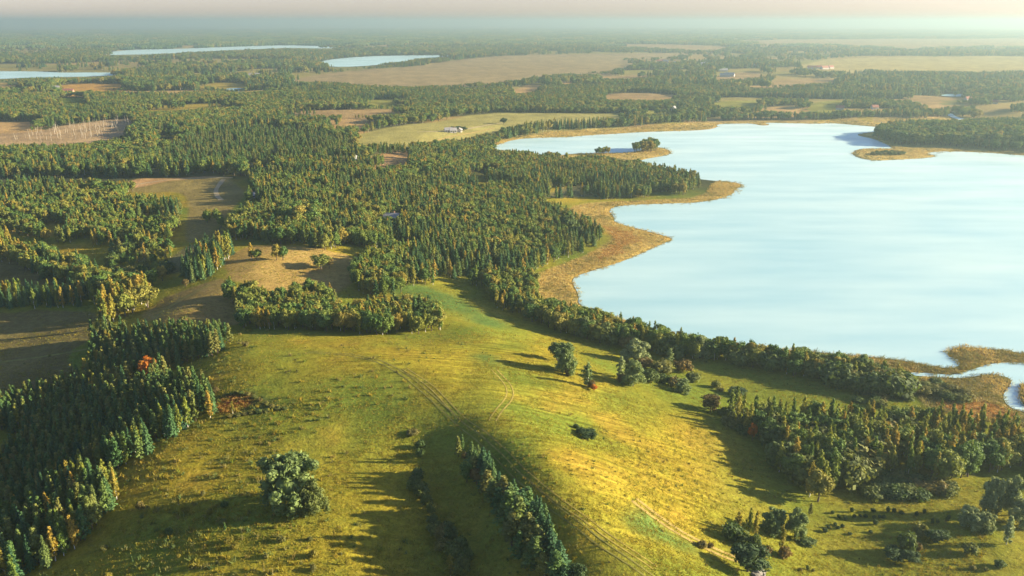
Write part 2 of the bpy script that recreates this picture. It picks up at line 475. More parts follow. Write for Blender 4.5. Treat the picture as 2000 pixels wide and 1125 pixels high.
# ground material: land-cover colour attribute with procedural grain, mowing lines and relief
def ground_mat():
    m, nt, out = new_mat('ground_cover')
    L = nt.links.new
    N = nt.nodes.new
    at = N('ShaderNodeAttribute'); at.attribute_name = 'cover'
    mow = N('ShaderNodeAttribute'); mow.attribute_name = 'mow'
    geo = N('ShaderNodeNewGeometry')
    def noise(scale, detail=4, rough=0.6):
        n = N('ShaderNodeTexNoise')
        n.inputs['Scale'].default_value = scale
        n.inputs['Detail'].default_value = detail
        n.inputs['Roughness'].default_value = rough
        L(geo.outputs['Position'], n.inputs['Vector'])
        return n
    n1, n2, n3 = noise(0.035, 5, 0.65), noise(0.45, 5, 0.7), noise(1.7, 3, 0.7)
    # mowing lines, laid along the ridge
    mp = N('ShaderNodeMapping')
    mp.inputs['Rotation'].default_value = (0, 0, math.radians(52))
    mp.inputs['Scale'].default_value = (0.045, 1.0, 0.2)
    L(geo.outputs['Position'], mp.inputs['Vector'])
    n4 = N('ShaderNodeTexNoise')
    n4.inputs['Scale'].default_value = 0.75
    n4.inputs['Detail'].default_value = 4
    n4.inputs['Roughness'].default_value = 0.7
    n4.inputs['Distortion'].default_value = 0.15
    L(mp.outputs[0], n4.inputs['Vector'])
    def mul_range(src, lo, hi, a=0.3, b=0.7):
        mr = N('ShaderNodeMapRange')
        mr.inputs['From Min'].default_value = a
        mr.inputs['From Max'].default_value = b
        mr.inputs['To Min'].default_value = lo
        mr.inputs['To Max'].default_value = hi
        L(src, mr.inputs['Value'])
        return mr.outputs[0]
    def math_(op, a, b):
        x = N('ShaderNodeMath'); x.operation = op
        for k, v in enumerate((a, b)):
            if isinstance(v, (int, float)):
                x.inputs[k].default_value = v
            else:
                L(v, x.inputs[k])
        return x.outputs[0]
    v = math_('MULTIPLY', mul_range(n1.outputs['Fac'], 0.86, 1.14), mul_range(n2.outputs['Fac'], 0.76, 1.25))
    v = math_('MULTIPLY', v, mul_range(n3.outputs['Fac'], 0.78, 1.22))
    lines = mul_range(n4.outputs['Fac'], -0.42, 0.42)
    v = math_('MULTIPLY', v, math_('ADD', 1.0, math_('MULTIPLY', lines, mow.outputs['Fac'])))
    hsv = N('ShaderNodeHueSaturation')
    L(v, hsv.inputs['Value'])
    L(mul_range(n2.outputs['Color'], 0.485, 0.515), hsv.inputs['Hue'])
    L(at.outputs['Color'], hsv.inputs['Color'])
    b = N('ShaderNodeBsdfPrincipled')
    b.inputs['Roughness'].default_value = 0.95
    b.inputs['Specular IOR Level'].default_value = 0.0
    L(hsv.outputs[0], b.inputs['Base Color'])
    hsum = math_('ADD', math_('MULTIPLY', n2.outputs['Fac'], 0.9), math_('MULTIPLY', n3.outputs['Fac'], 0.35))
    hsum = math_('ADD', hsum, math_('MULTIPLY', math_('MULTIPLY', n4.outputs['Fac'], 0.5), mow.outputs['Fac']))
    bp = N('ShaderNodeBump')
    bp.inputs['Strength'].default_value = 0.55
    bp.inputs['Distance'].default_value = 0.8
    L(hsum, bp.inputs['Height'])
    L(bp.outputs[0], b.inputs['Normal'])
    L(b.outputs[0], out.inputs[0])
    return m
M['ground'] = ground_mat()

def water_mat(name='lake_water', body_col=(0.05, 0.36, 0.40, 1), ior=5.0, shine=(1, 1, 1)):
    m, nt, out = new_mat(name)
    L, N = nt.links.new, nt.nodes.new
    geo = N('ShaderNodeNewGeometry')
    mp = N('ShaderNodeMapping')
    mp.inputs['Scale'].default_value = (0.5, 1.8, 1)
    L(geo.outputs['Position'], mp.inputs['Vector'])
    n = N('ShaderNodeTexNoise')
    n.inputs['Scale'].default_value = 0.02
    n.inputs['Detail'].default_value = 6
    L(mp.outputs[0], n.inputs['Vector'])
    n2 = N('ShaderNodeTexNoise')
    n2.inputs['Scale'].default_value = 0.9
    n2.inputs['Detail'].default_value = 3
    L(mp.outputs[0], n2.inputs['Vector'])
    bp = N('ShaderNodeBump')
    bp.inputs['Strength'].default_value = 0.06
    bp.inputs['Distance'].default_value = 0.3
    L(n2.outputs['Fac'], bp.inputs['Height'])
    body = N('ShaderNodeBsdfDiffuse')
    body.inputs['Color'].default_value = body_col
    gl = N('ShaderNodeBsdfGlossy')                       # calm water
    gl.inputs['Color'].default_value = (0.80 * shine[0], 0.95 * shine[1], 0.90 * shine[2], 1)
    gl.inputs['Roughness'].default_value = 0.09
    L(bp.outputs[0], gl.inputs['Normal'])
    gr = N('ShaderNodeBsdfGlossy')                       # wind-ruffled water glitters towards the sun
    gr.inputs['Color'].default_value = (1.0 * shine[0], 0.96 * shine[1], 0.90 * shine[2], 1)
    gr.inputs['Roughness'].default_value = 0.79
    L(bp.outputs[0], gr.inputs['Normal'])
    mr = N('ShaderNodeMapRange')
    mr.inputs['From Min'].default_value = 0.3
    mr.inputs['From Max'].default_value = 0.7
    mr.inputs['To Min'].default_value = 0.60
    mr.inputs['To Max'].default_value = 0.96
    L(n.outputs['Fac'], mr.inputs['Value'])
    mg = N('ShaderNodeMixShader')
    L(mr.outputs[0], mg.inputs[0])
    L(gl.outputs[0], mg.inputs[1])
    L(gr.outputs[0], mg.inputs[2])
    lw = N('ShaderNodeFresnel')
    lw.inputs['IOR'].default_value = ior
    ms = N('ShaderNodeMixShader')
    L(lw.outputs[0], ms.inputs[0])
    L(body.outputs[0], ms.inputs[1])
    L(mg.outputs[0], ms.inputs[2])
    L(ms.outputs[0], out.inputs[0])
    return m
M['water'] = water_mat()
M['farwater'] = water_mat('far_water', (0.12, 0.34, 0.40, 1), 1.5, (0.5, 0.68, 0.74))

# ------------------------------------------------------------------ mesh helpers
def mesh_np(name, verts, faces, mat=None, smooth=False, tint=None):
    """faces: (n,3) or (n,4) int array"""
    verts = np.asarray(verts, np.float32)
    faces = np.asarray(faces, np.int32)
    me = bpy.data.meshes.new(name)
    k = faces.shape[1]
    me.vertices.add(len(verts))
    me.vertices.foreach_set('co', verts.ravel())
    me.loops.add(faces.size)
    me.loops.foreach_set('vertex_index', faces.ravel())
    me.polygons.add(len(faces))
    me.polygons.foreach_set('loop_start', np.arange(0, faces.size, k, dtype=np.int32))
    me.polygons.foreach_set('loop_total', np.full(len(faces), k, np.int32))
    me.polygons.foreach_set('use_smooth', np.full(len(faces), smooth))
    if tint is not None:
        a = me.attributes.new('tint', 'FLOAT', 'FACE')
        a.data.foreach_set('value', np.asarray(tint, np.float32))
    me.update(calc_edges=True)
    me.validate()
    if mat:
        me.materials.append(mat)
    return me

def link(o, parent=None):
    COL.objects.link(o)
    if parent:
        o.parent = parent
    return o

def obj(name, me, parent=None, loc=None):
    o = bpy.data.objects.new(name, me)
    if loc is not None:
        o.location = loc
    return link(o, parent)

def tag(o, label=None, cat=None, group=None, kind=None):
    if label: o['label'] = label
    if cat: o['category'] = cat
    if group: o['group'] = group
    if kind: o['kind'] = kind
    return o

# ------------------------------------------------------------------ the ground: one sheet out to the horizon
def build_ground():
    az = np.concatenate([np.arange(-44, 44.01, 0.15), np.arange(46, 315, 2.2)])
    az = np.radians(az)
    rr = [25.0]
    while rr[-1] < 60000:
        r = rr[-1]
        k = 0.03 if r < 95 else 0.0048 if r < 700 else 0.0065 if r < 1700 else 0.02 if r < 9000 else 0.08
        rr.append(r * (1 + k))
    rr = np.array(rr)
    R, A = np.meshgrid(rr, az, indexing='ij')
    nr, na = R.shape
    xy = np.column_stack([(R * np.sin(A)).ravel(), (R * np.cos(A)).ravel()])
    wsd = water_sd(xy)
    z = height(xy, wsd)
    r = R.ravel()
    px = to_px(xy, z)
    px = np.nan_to_num(px, nan=-9999)
    # ---- colour of the cover
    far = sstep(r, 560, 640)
    n_a, n_b = fbm(xy, 60, 51), fbm(xy, 18, 55)
    n_c = fbm(xy, 140, 59)
    G = np.array([0.125, 0.160, 0.022]); Y = np.array([0.258, 0.208, 0.022]); O = np.array([0.290, 0.195, 0.030])
    gold = sstep(px[:, 1], 830, 960) * sstep(-px[:, 0], -1000, -760)
    t = sstep(n_a * 0.55 + n_b * 0.45 + 0.16 * gold, 0.28, 0.70)[:, None]
    col = G * (1 - t) + Y * t
    to = (sstep(n_c * 0.5 + n_b * 0.5, 0.52, 0.70) * 0.7)[:, None]
    col = col * (1 - to) + O * to
    # greener towards the lake-side low ground
    low = sstep(px[:, 0], 1320, 1450)[:, None] * 0.55
    col = col * (1 - low) + np.array([0.130, 0.160, 0.022]) * low
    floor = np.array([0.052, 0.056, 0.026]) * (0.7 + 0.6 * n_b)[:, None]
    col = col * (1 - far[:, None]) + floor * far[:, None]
    mow = np.zeros(len(r))
    # small far fields
    cl = clearing(xy, px) * sstep(-px[:, 1], -345, -320) * (r < 30000)
    pick = vnoise(xy * np.array([0.5, 1.0]), 160, 71)[:, None]
    cc = np.array([0.31, 0.205, 0.08]) * pick + np.array([0.19, 0.18, 0.045]) * (1 - pick)
    col = col * (1 - cl[:, None]) + cc * cl[:, None]
    def paint(poly, c, soft=0.004, rag=1.0, jitter=0.25):
        s = sdist(xy, poly)
        sel = s > -200
        w = np.zeros(len(r))
        wob = (fbm(xy[sel] / np.maximum(1, r[sel] / 400)[:, None], 14, 83, 2) - 0.5) * 7 * rag * np.maximum(1, r[sel] / 350)
        w[sel] = sstep(s[sel] + wob, -soft * r[sel] * 0.6, soft * r[sel])
        k = (1 + jitter * (n_b - 0.5) * 2)[:, None] * (1 + 0.5 * jitter * (n_a - 0.5) * 2)[:, None]
        col[:] = col * (1 - w[:, None]) + np.array(c) * k * w[:, None]
        return w
    farv = np.nonzero((r > 600) & (r < 9000) & (px[:, 0] > -200) & (px[:, 0] < 2200) & (px[:, 1] < 350))[0]
    pxs = [to_px(xy[farv], z[farv] + hh_) for hh_ in (4.0, 8.0, 12.0)]
    for (pp, c) in OPEN[:37] + [(q, (0.16, 0.15, 0.05)) for q in FAR_LAKES]:
        poly = np.array(pp, float)
        w_ = np.zeros(len(farv))
        for q in pxs:
            w_ = np.maximum(w_, sstep(sdist(q, poly, 4), -0.6, 0.8))
        k_ = (1 + 0.4 * (n_b[farv] - 0.5))[:, None]
        col[farv] = col[farv] * (1 - w_[:, None]) + np.array(c) * k_ * w_[:, None]
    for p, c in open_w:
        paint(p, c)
    for p in green_w:
        paint(p, (0.085, 0.135, 0.030), 0.03, 1.5)
    for p in reed_w:
        paint(p, (0.40, 0.285, 0.08), rag=0.6, jitter=0.4)
    for p in rust_w:
        paint(p, (0.36, 0.20, 0.05), 0.02, 1.5, 0.4)
    paint(reed_w[5], (0.24, 0.165, 0.05), rag=0.6, jitter=0.5)
    paint(reed_w[6], (0.19, 0.145, 0.05), rag=0.6, jitter=0.5)
    for p in rust_w[1:]:
        paint(p, (0.36, 0.20, 0.05), 0.02, 1.5, 0.4)
    paint(gpoly(HOLLOW, 2), (0.085, 0.105, 0.028), 0.01, 0.6, 0.4)
    for p in marsh_w:
        paint(p, (0.26, 0.085, 0.022), 0.01, 1.0, 0.6)
    # bed of the lake
    wet = sstep(-wsd, 0.0, 3.0)[:, None]
    col[:] = col * (1 - wet) + np.array([0.06, 0.07, 0.05]) * wet
    # mown east slope of the meadow
    ms = sdist(xy, gpoly([(560,690),(760,695),(960,640),(1060,690),(1300,800),(1480,960),(1420,1060),(1500,1200),(1200,1200),(1000,950),(900,830),(700,760)], 2))
    mow = sstep(ms, -3, 10)
    mow = np.maximum(mow, 0.25)
    i = np.arange(nr - 1)[:, None] * na
    j = np.arange(na)[None]
    j2 = (j + 1) % na
    f = np.stack([i + j, i + na + j, i + na + j2, i + j2], -1).reshape(-1, 4)
    # close the middle
    vc = len(xy)
    V = np.column_stack([xy, z])
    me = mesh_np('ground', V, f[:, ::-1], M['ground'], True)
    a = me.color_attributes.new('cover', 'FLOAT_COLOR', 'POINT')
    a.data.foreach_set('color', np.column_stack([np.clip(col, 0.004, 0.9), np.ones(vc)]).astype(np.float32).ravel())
    b = me.attributes.new('mow', 'FLOAT', 'POINT')
    b.data.foreach_set('value', mow.astype(np.float32))
    o = obj('ground', me)
    tag(o, 'rolling meadows, woodland floor and far fields reaching the horizon', kind='structure')
    return o
build_ground()

def sheet(name, poly, z, mat, label):
    tri = tessellate_polygon([[Vector((p[0], p[1], 0)) for p in poly]])
    V = np.column_stack([poly, np.full(len(poly), z)])
    F = np.array(tri, np.int32)
    a, b, c = V[F[:, 0]], V[F[:, 1]], V[F[:, 2]]
    fl = np.cross(b - a, c - a)[:, 2] < 0
    F[fl] = F[fl][:, ::-1]
    o = obj(name, mesh_np(name, V, F, mat, False))
    return tag(o, label, kind='structure')
sheet('lake', lake_w, 0.0, M['water'], 'pale blue lake with reed-fringed spits and bays')
sheet('creek', creek_w, 0.0, M['water'], 'bright winding creek through the reed marsh')
for f, t in zip(far_w, ['blue lake at the edge of the far woods', 'long thin lake near the horizon', 'pale lake beside the wide beige field', 'sliver of water beyond the long lake', 'small pond among the far woods', 'small pale pond in the hazy village country']):
    sheet('far_lake', f, 0.0, M['farwater'], t)
# islet in the creek rises through the creek sheet
ip = ground(to_px(islet_w, 0))[:, :2]
V = np.vstack([np.column_stack([islet_w, np.full(len(islet_w), -0.3)]), np.column_stack([islet_w * 0.97 + islet_w.mean(0) * 0.03, np.full(len(islet_w), 0.35)])])
bm = bmesh.new()
vv = [bm.verts.new(v) for v in V]
k = len(islet_w)
for a in range(k):
    bm.faces.new((vv[a], vv[(a + 1) % k], vv[k + (a + 1) % k], vv[k + a]))
bm.faces.new(vv[k:])
bmesh.ops.recalc_face_normals(bm, faces=bm.faces)
me = bpy.data.meshes.new('islet')
bm.to_mesh(me); bm.free()
me.materials.append(plain_mat('islet_sedge', (0.27, 0.18, 0.05), 0.9, 0.3, 0.3))
tag(obj('islet', me), 'small sedge islet in the bend of the creek', kind='structure')

# ------------------------------------------------------------------ haze
def build_haze():
    m, nt, out = new_mat('haze_air')
    v = nt.nodes.new('ShaderNodeVolumePrincipled')
    v.inputs['Color'].default_value = (0.35, 0.47, 0.49, 1)
    v.inputs['Density'].default_value = HAZE_DENSITY
    v.inputs['Anisotropy'].default_value = 0.42
    nt.links.new(v.outputs[0], out.inputs['Volume'])
    bm = bmesh.new()
    bmesh.ops.create_cube(bm, size=1)
    S, z0, z1 = 70000.0, -6.0, 150.0
    for q in bm.verts:
        q.co = Vector((q.co.x * 2 * S, q.co.y * 2 * S, z0 if q.co.z < 0 else z1))
    me = bpy.data.meshes.new('haze')
    bm.to_mesh(me); bm.free()
    me.materials.append(m)
    tag(obj('haze', me), 'thin pale haze over the whole landscape', kind='stuff')
HAZE_DENSITY = 0.00020
build_haze()

# ------------------------------------------------------------------ tree kinds: crowns of many small leaf faces, tapered trunks
def quads(c, nrm, su, sv, along=None):
    n = len(c)
    nrm = nrm / (np.linalg.norm(nrm, axis=1, keepdims=True) + 1e-9)
    ref = rng.normal(size=(n, 3)) if along is None else along
    u = np.cross(nrm, np.cross(ref, nrm))
    u /= np.linalg.norm(u, axis=1, keepdims=True) + 1e-9
    v = np.cross(nrm, u)
    su, sv = np.broadcast_to(su, n)[:, None], np.broadcast_to(sv, n)[:, None]
    V = np.stack([c - u * su, c - v * sv * 0.9, c + u * su, c + v * sv], 1).reshape(-1, 3)
    F = np.arange(4 * n).reshape(-1, 4)
    return V, F

ICO = None
def ico():
    global ICO
    if ICO is None:
        bm = bmesh.new()
        bmesh.ops.create_icosphere(bm, subdivisions=1, radius=1)
        V = np.array([v.co[:] for v in bm.verts])
        F = np.array([[v.index for v in f.verts] + [f.verts[2].index] for f in bm.faces])
        bm.free()
        ICO = (V, F)
    return ICO

class Geo:
    def __init__(s):
        s.v, s.f, s.t, s.n = [], [], [], 0
    def add(s, V, F, t):
        s.v.append(V); s.f.append(F + s.n); s.t.append(np.broadcast_to(t, len(F))); s.n += len(V)
    def mesh(s, name, mat):
        V = np.vstack(s.v); F = np.vstack(s.f); t = np.concatenate(s.t)
        tri = F[:, 2] == F[:, 3]
        # triangles are stored as quads with a doubled corner: split the corner off
        me = bpy.data.meshes.new(name)
        q, r = F[~tri], F[tri][:, :3]
        loops = np.concatenate([q.ravel(), r.ravel()]).astype(np.int32)
        tot = np.concatenate([np.full(len(q), 4), np.full(len(r), 3)]).astype(np.int32)
        st = np.concatenate([[0], np.cumsum(tot)[:-1]]).astype(np.int32)
        me.vertices.add(len(V)); me.vertices.foreach_set('co', V.astype(np.float32).ravel())
        me.loops.add(len(loops)); me.loops.foreach_set('vertex_index', loops)
        me.polygons.add(len(tot)); me.polygons.foreach_set('loop_start', st); me.polygons.foreach_set('loop_total', tot)
        a = me.attributes.new('tint', 'FLOAT', 'FACE')
        a.data.foreach_set('value', np.concatenate([t[~tri], t[tri]]).astype(np.float32))
        me.update(calc_edges=True)
        me.materials.append(mat)
        return me

def blob(g, c, rad, n, size, tb, core=0.72, up=0.25):
    d = rng.normal(size=(n, 3))
    d /= np.linalg.norm(d, axis=1, keepdims=True)
    k = rng.uniform(0.72, 1.12, n)[:, None]
    p = c + d * rad * k
    nn = d + rng.normal(size=(n, 3)) * 0.55
    nn[:, 2] += up
    s = size * rng.uniform(0.6, 1.35, n)
    V, F = quads(p, nn, s, s * 0.75)
    g.add(V, F, np.clip(tb + rng.normal(size=n) * 0.16, 0, 1))
    if core:
        iv, jf = ico()
        g.add(c + iv * rad * core, jf, np.clip(tb - 0.05, 0, 1))

def trunk_mesh(name, h, r, mat, limbs=(), bend=0.3, seg=5, sides=6):
    V, F = [], []
    def tube(p0, p1, r0, r1, k, bx=0.0, by=0.0):
        base = len(V)
        for s in range(k + 1):
            t = s / k
            c = p0 * (1 - t) + p1 * t + np.array([bx, by, 0]) * math.sin(t * math.pi)
            rr = r0 * (1 - t) + r1 * t
            for a in range(sides):
                V.append(c + rr * np.array([math.cos(2 * math.pi * a / sides), math.sin(2 * math.pi * a / sides), 0]))
        for s in range(k):
            for a in range(sides):
                b = (a + 1) % sides
                F.append([base + s * sides + a, base + s * sides + b, base + (s + 1) * sides + b, base + (s + 1) * sides + a])
    tube(np.array([0, 0, -0.6]), np.array([0, 0, h]), r * 1.25, r * 0.2, seg, rng.normal() * bend, rng.normal() * bend)
    for z0, ang, L, rise in limbs:
        d = np.array([math.cos(ang) * L, math.sin(ang) * L, rise])
        p0 = np.array([0, 0, z0])
        tube(p0, p0 + d, r * 0.55, r * 0.12, 3)
    me = mesh_np(name, np.array(V), np.array(F), mat, True)
    return me

def make_spruce(k):
    H, R = 14.0, 2.65
    g = Geo()
    nt_ = 22
    lean = rng.normal(size=2) * 0.1
    for i in range(nt_):
        z = 1.0 + (H - 1.2) * (i / (nt_ - 1)) ** 0.93
        Lm = R * max(0.06, (1 - (z - 0.6) / H)) ** 0.8
        nb = 8 if i < 15 else 5
        a0 = rng.uniform(0, 6.28)
        for b in range(nb):
            a = a0 + 6.283 * b / nb + rng.normal() * 0.25
            L = Lm * rng.uniform(0.62, 1.18)
            t = np.array([0.3, 0.5, 0.68, 0.84, 1.0])
            dirv = np.array([math.cos(a), math.sin(a), 0])
            p = np.array([0, 0, z]) + dirv * (L * t)[:, None] + np.array([0, 0, 1]) * (-0.30 * L * t ** 1.5 + rng.normal(size=5) * 0.12)[:, None]
            nn = np.array([0, 0, 0.75]) + dirv * 0.55 + rng.normal(size=(5, 3)) * 0.42
            V, F = quads(p, nn, 0.20 + 0.15 * L, 0.13 + 0.11 * L, np.tile(dirv, (5, 1)) + rng.normal(size=(5, 3)) * 0.25)
            g.add(V, F, np.clip(0.45 + rng.normal() * 0.13 + rng.normal(size=5) * 0.1 + 0.06 * t, 0, 1))
    # inner cone
    n = 8
    V = np.array([[0, 0, H * 0.95]] + [[R * 0.55 * math.cos(6.283 * a / n), R * 0.55 * math.sin(6.283 * a / n), 1.2] for a in range(n)])
    F = np.array([[0, 1 + a, 1 + (a + 1) % n, 1 + (a + 1) % n] for a in range(n)])
    g.add(V, F, 0.4)
    return g, H, R, trunk_mesh('trunk', H * 0.9, 0.17, M['bark'], bend=0.05)

def make_pine(k):
    H, R = 13.0, 2.3
    g = Geo()
    for i in range(30):
        t = ((i + rng.uniform(0, 1)) / 30) ** 0.9
        z = H * (0.13 + 0.83 * t)
        env = R * (1 - t ** 1.35) ** 0.75 * (0.72 + 0.28 * min(1, t * 5))
        a = i * 2.4 + rng.normal() * 0.4
        rr = env * rng.uniform(0.35, 0.85)
        rad = np.array([1, 1, 0.75]) * (0.42 + 0.42 * env / R) * rng.uniform(0.8, 1.2)
        blob(g, np.array([rr * math.cos(a), rr * math.sin(a), z]), rad, 26, 0.34, 0.45 + rng.normal() * 0.16, 0.6, 0.35)
    blob(g, np.array([rng.normal() * 0.2, rng.normal() * 0.2, H * 0.95]), np.array([0.6, 0.6, 0.6]), 18, 0.28, 0.55, 0.6)
    blob(g, np.array([0, 0, H * 0.55]), np.array([0.8, 0.8, H * 0.36]), 10, 0.3, 0.4, 0.9)
    limbs = [(H * 0.15, a, 1.4, 0.35) for a in (0.4, 2.6, 4.5)]
    return g, H, R, trunk_mesh('trunk', H * 0.92, 0.18, M['bark'], limbs, 0.08)

def make_birch(k):
    H, R = 13.5, 2.45
    g = Geo()
    for i in range(24):
        t = ((i + rng.uniform(0, 1)) / 24)
        z = H * (0.12 + 0.84 * t)
        env = R * (math.sin(math.pi * (0.18 + 0.80 * t)) ** 0.75)
        a = i * 2.4 + rng.normal() * 0.5
        rr = env * rng.uniform(0.2, 0.68)
        rad = np.array([0.85, 0.85, 1.15]) * (0.36 + 0.5 * env / R) * rng.uniform(0.75, 1.2)
        blob(g, np.array([rr * math.cos(a), rr * math.sin(a), z]), rad, 30, 0.29, 0.48 + rng.normal() * 0.18, 0.62, 0.1)
    blob(g, np.array([0, 0, H * 0.97]), np.array([0.4, 0.4, 0.8]), 16, 0.25, 0.6, 0.5)
    blob(g, np.array([0, 0, H * 0.58]), np.array([0.9, 0.9, H * 0.26]), 10, 0.3, 0.45, 0.9)
    return g, H, R, trunk_mesh('trunk', H * 0.88, 0.14, M['birchbark'], [(H * .35, 1, 1.0, 1.2), (H * .45, 3.4, 1.0, 1.3)], 0.12)

def make_broadleaf(k):
    H, R = 11.0, 3.7
    g = Geo()
    nb = 26
    for i in range(nb):
        d = rng.normal(size=3)
        d[2] = abs(d[2]) * 1.15 - 0.5
        d /= np.linalg.norm(d)
        w = rng.uniform(0.45, 0.82)
        c = np.array([0, 0, H * 0.50]) + d * np.array([R, R, H * 0.47]) * w
        rad = R * rng.uniform(0.24, 0.42) * np.array([1, 1, 0.85])
        blob(g, c, rad, 72, 0.34, 0.48 + rng.normal() * 0.19, 0.62, 0.2)
    blob(g, np.array([0, 0, H * 0.5]), np.array([R * 0.62, R * 0.62, H * 0.34]), 120, 0.4, 0.45, 0.78)
    limbs = [(H * 0.22, a, R * 0.6, H * 0.3) for a in (0.3, 1.9, 3.4, 5.0)]
    return g, H, R, trunk_mesh('trunk', H * 0.7, 0.26, M['bark'], limbs, 0.15)

def make_willow(k):
    H, R = 14.0, 5.6
    g = Geo()
    tops = 7
    for i in range(tops):                    # several billowing heads, each a heap of small clumps
        a = 6.283 * i / tops + rng.normal() * 0.3
        rr = R * rng.uniform(0.30, 0.62) * (0 if i == 0 else 1)
        hz = H * (rng.uniform(0.56, 0.74) if i else 0.76)
        cc = np.array([rr * math.cos(a), rr * math.sin(a), hz])
        rh = R * rng.uniform(0.32, 0.46)
        for j in range(9):
            d = rng.normal(size=3); d /= np.linalg.norm(d); d[2] = d[2] * 0.9 + 0.15
            blob(g, cc + d * rh * 0.72, rh * rng.uniform(0.34, 0.52) * np.array([1, 1, 0.95]), 62, 0.34, 0.5 + rng.normal() * 0.17, 0.6, 0.15)
        for j in range(4):                   # skirts hanging down to the ground
            a2 = a + rng.normal() * 0.5
            r2 = R * rng.uniform(0.5, 0.86)
            blob(g, np.array([r2 * math.cos(a2), r2 * math.sin(a2), H * rng.uniform(0.14, 0.42)]), np.array([1, 1, 1.5]) * R * rng.uniform(0.16, 0.25), 62, 0.34, 0.45 + rng.normal() * 0.15, 0.6, 0.1)
    blob(g, np.array([0, 0, H * 0.40]), np.array([R * 0.62, R * 0.62, H * 0.32]), 260, 0.4, 0.45, 0.8)
    limbs = [(H * 0.1, a, R * 0.55, H * 0.4) for a in (0.2, 1.6, 2.9, 4.4, 5.5)]
    return g, H, R, trunk_mesh('trunk', H * 0.55, 0.42, M['bark'], limbs, 0.2)

def make_shrub(k):
    H, R = 3.4, 2.2
    g = Geo()
    for i in range(9):
        a = i * 2.4
        rr = R * 0.62 * math.sqrt((i + 0.5) / 9) * rng.uniform(0.8, 1.2)
        rad = R * rng.uniform(0.30, 0.46)
        c = np.array([rr * math.cos(a), rr * math.sin(a), rng.uniform(0.36, 0.66) * H * (1 - 0.45 * rr / R)])
        blob(g, c, np.array([rad, rad, rad * 0.95]), 75, 0.24, 0.47 + rng.normal() * 0.2, 0.6, 0.2)
    blob(g, np.array([0, 0, H * 0.3]), np.array([R * 0.7, R * 0.7, H * 0.3]), 90, 0.28, 0.45, 0.75)
    return g, H, R, trunk_mesh('trunk', H * 0.5, 0.09, M['bark'], [(0.1, a, R * 0.5, 1.2) for a in (0.5, 2.2, 4.0, 5.4)], 0.05)

MAKERS = {'spruce': make_spruce, 'pine': make_pine, 'birch': make_birch, 'broadleaf': make_broadleaf, 'willow': make_willow, 'shrub': make_shrub}
NVAR = {'spruce': 4, 'pine': 4, 'birch': 4, 'broadleaf': 4, 'willow': 3, 'shrub': 4}
PROTO = {}
for kd, fn in MAKERS.items():
    PROTO[kd] = []
    for v in range(NVAR[kd]):
        g, H, R, tm = fn(v)
        PROTO[kd].append(dict(crown=g.mesh('crown', M[kd]), trunk=tm, H=H, R=R))

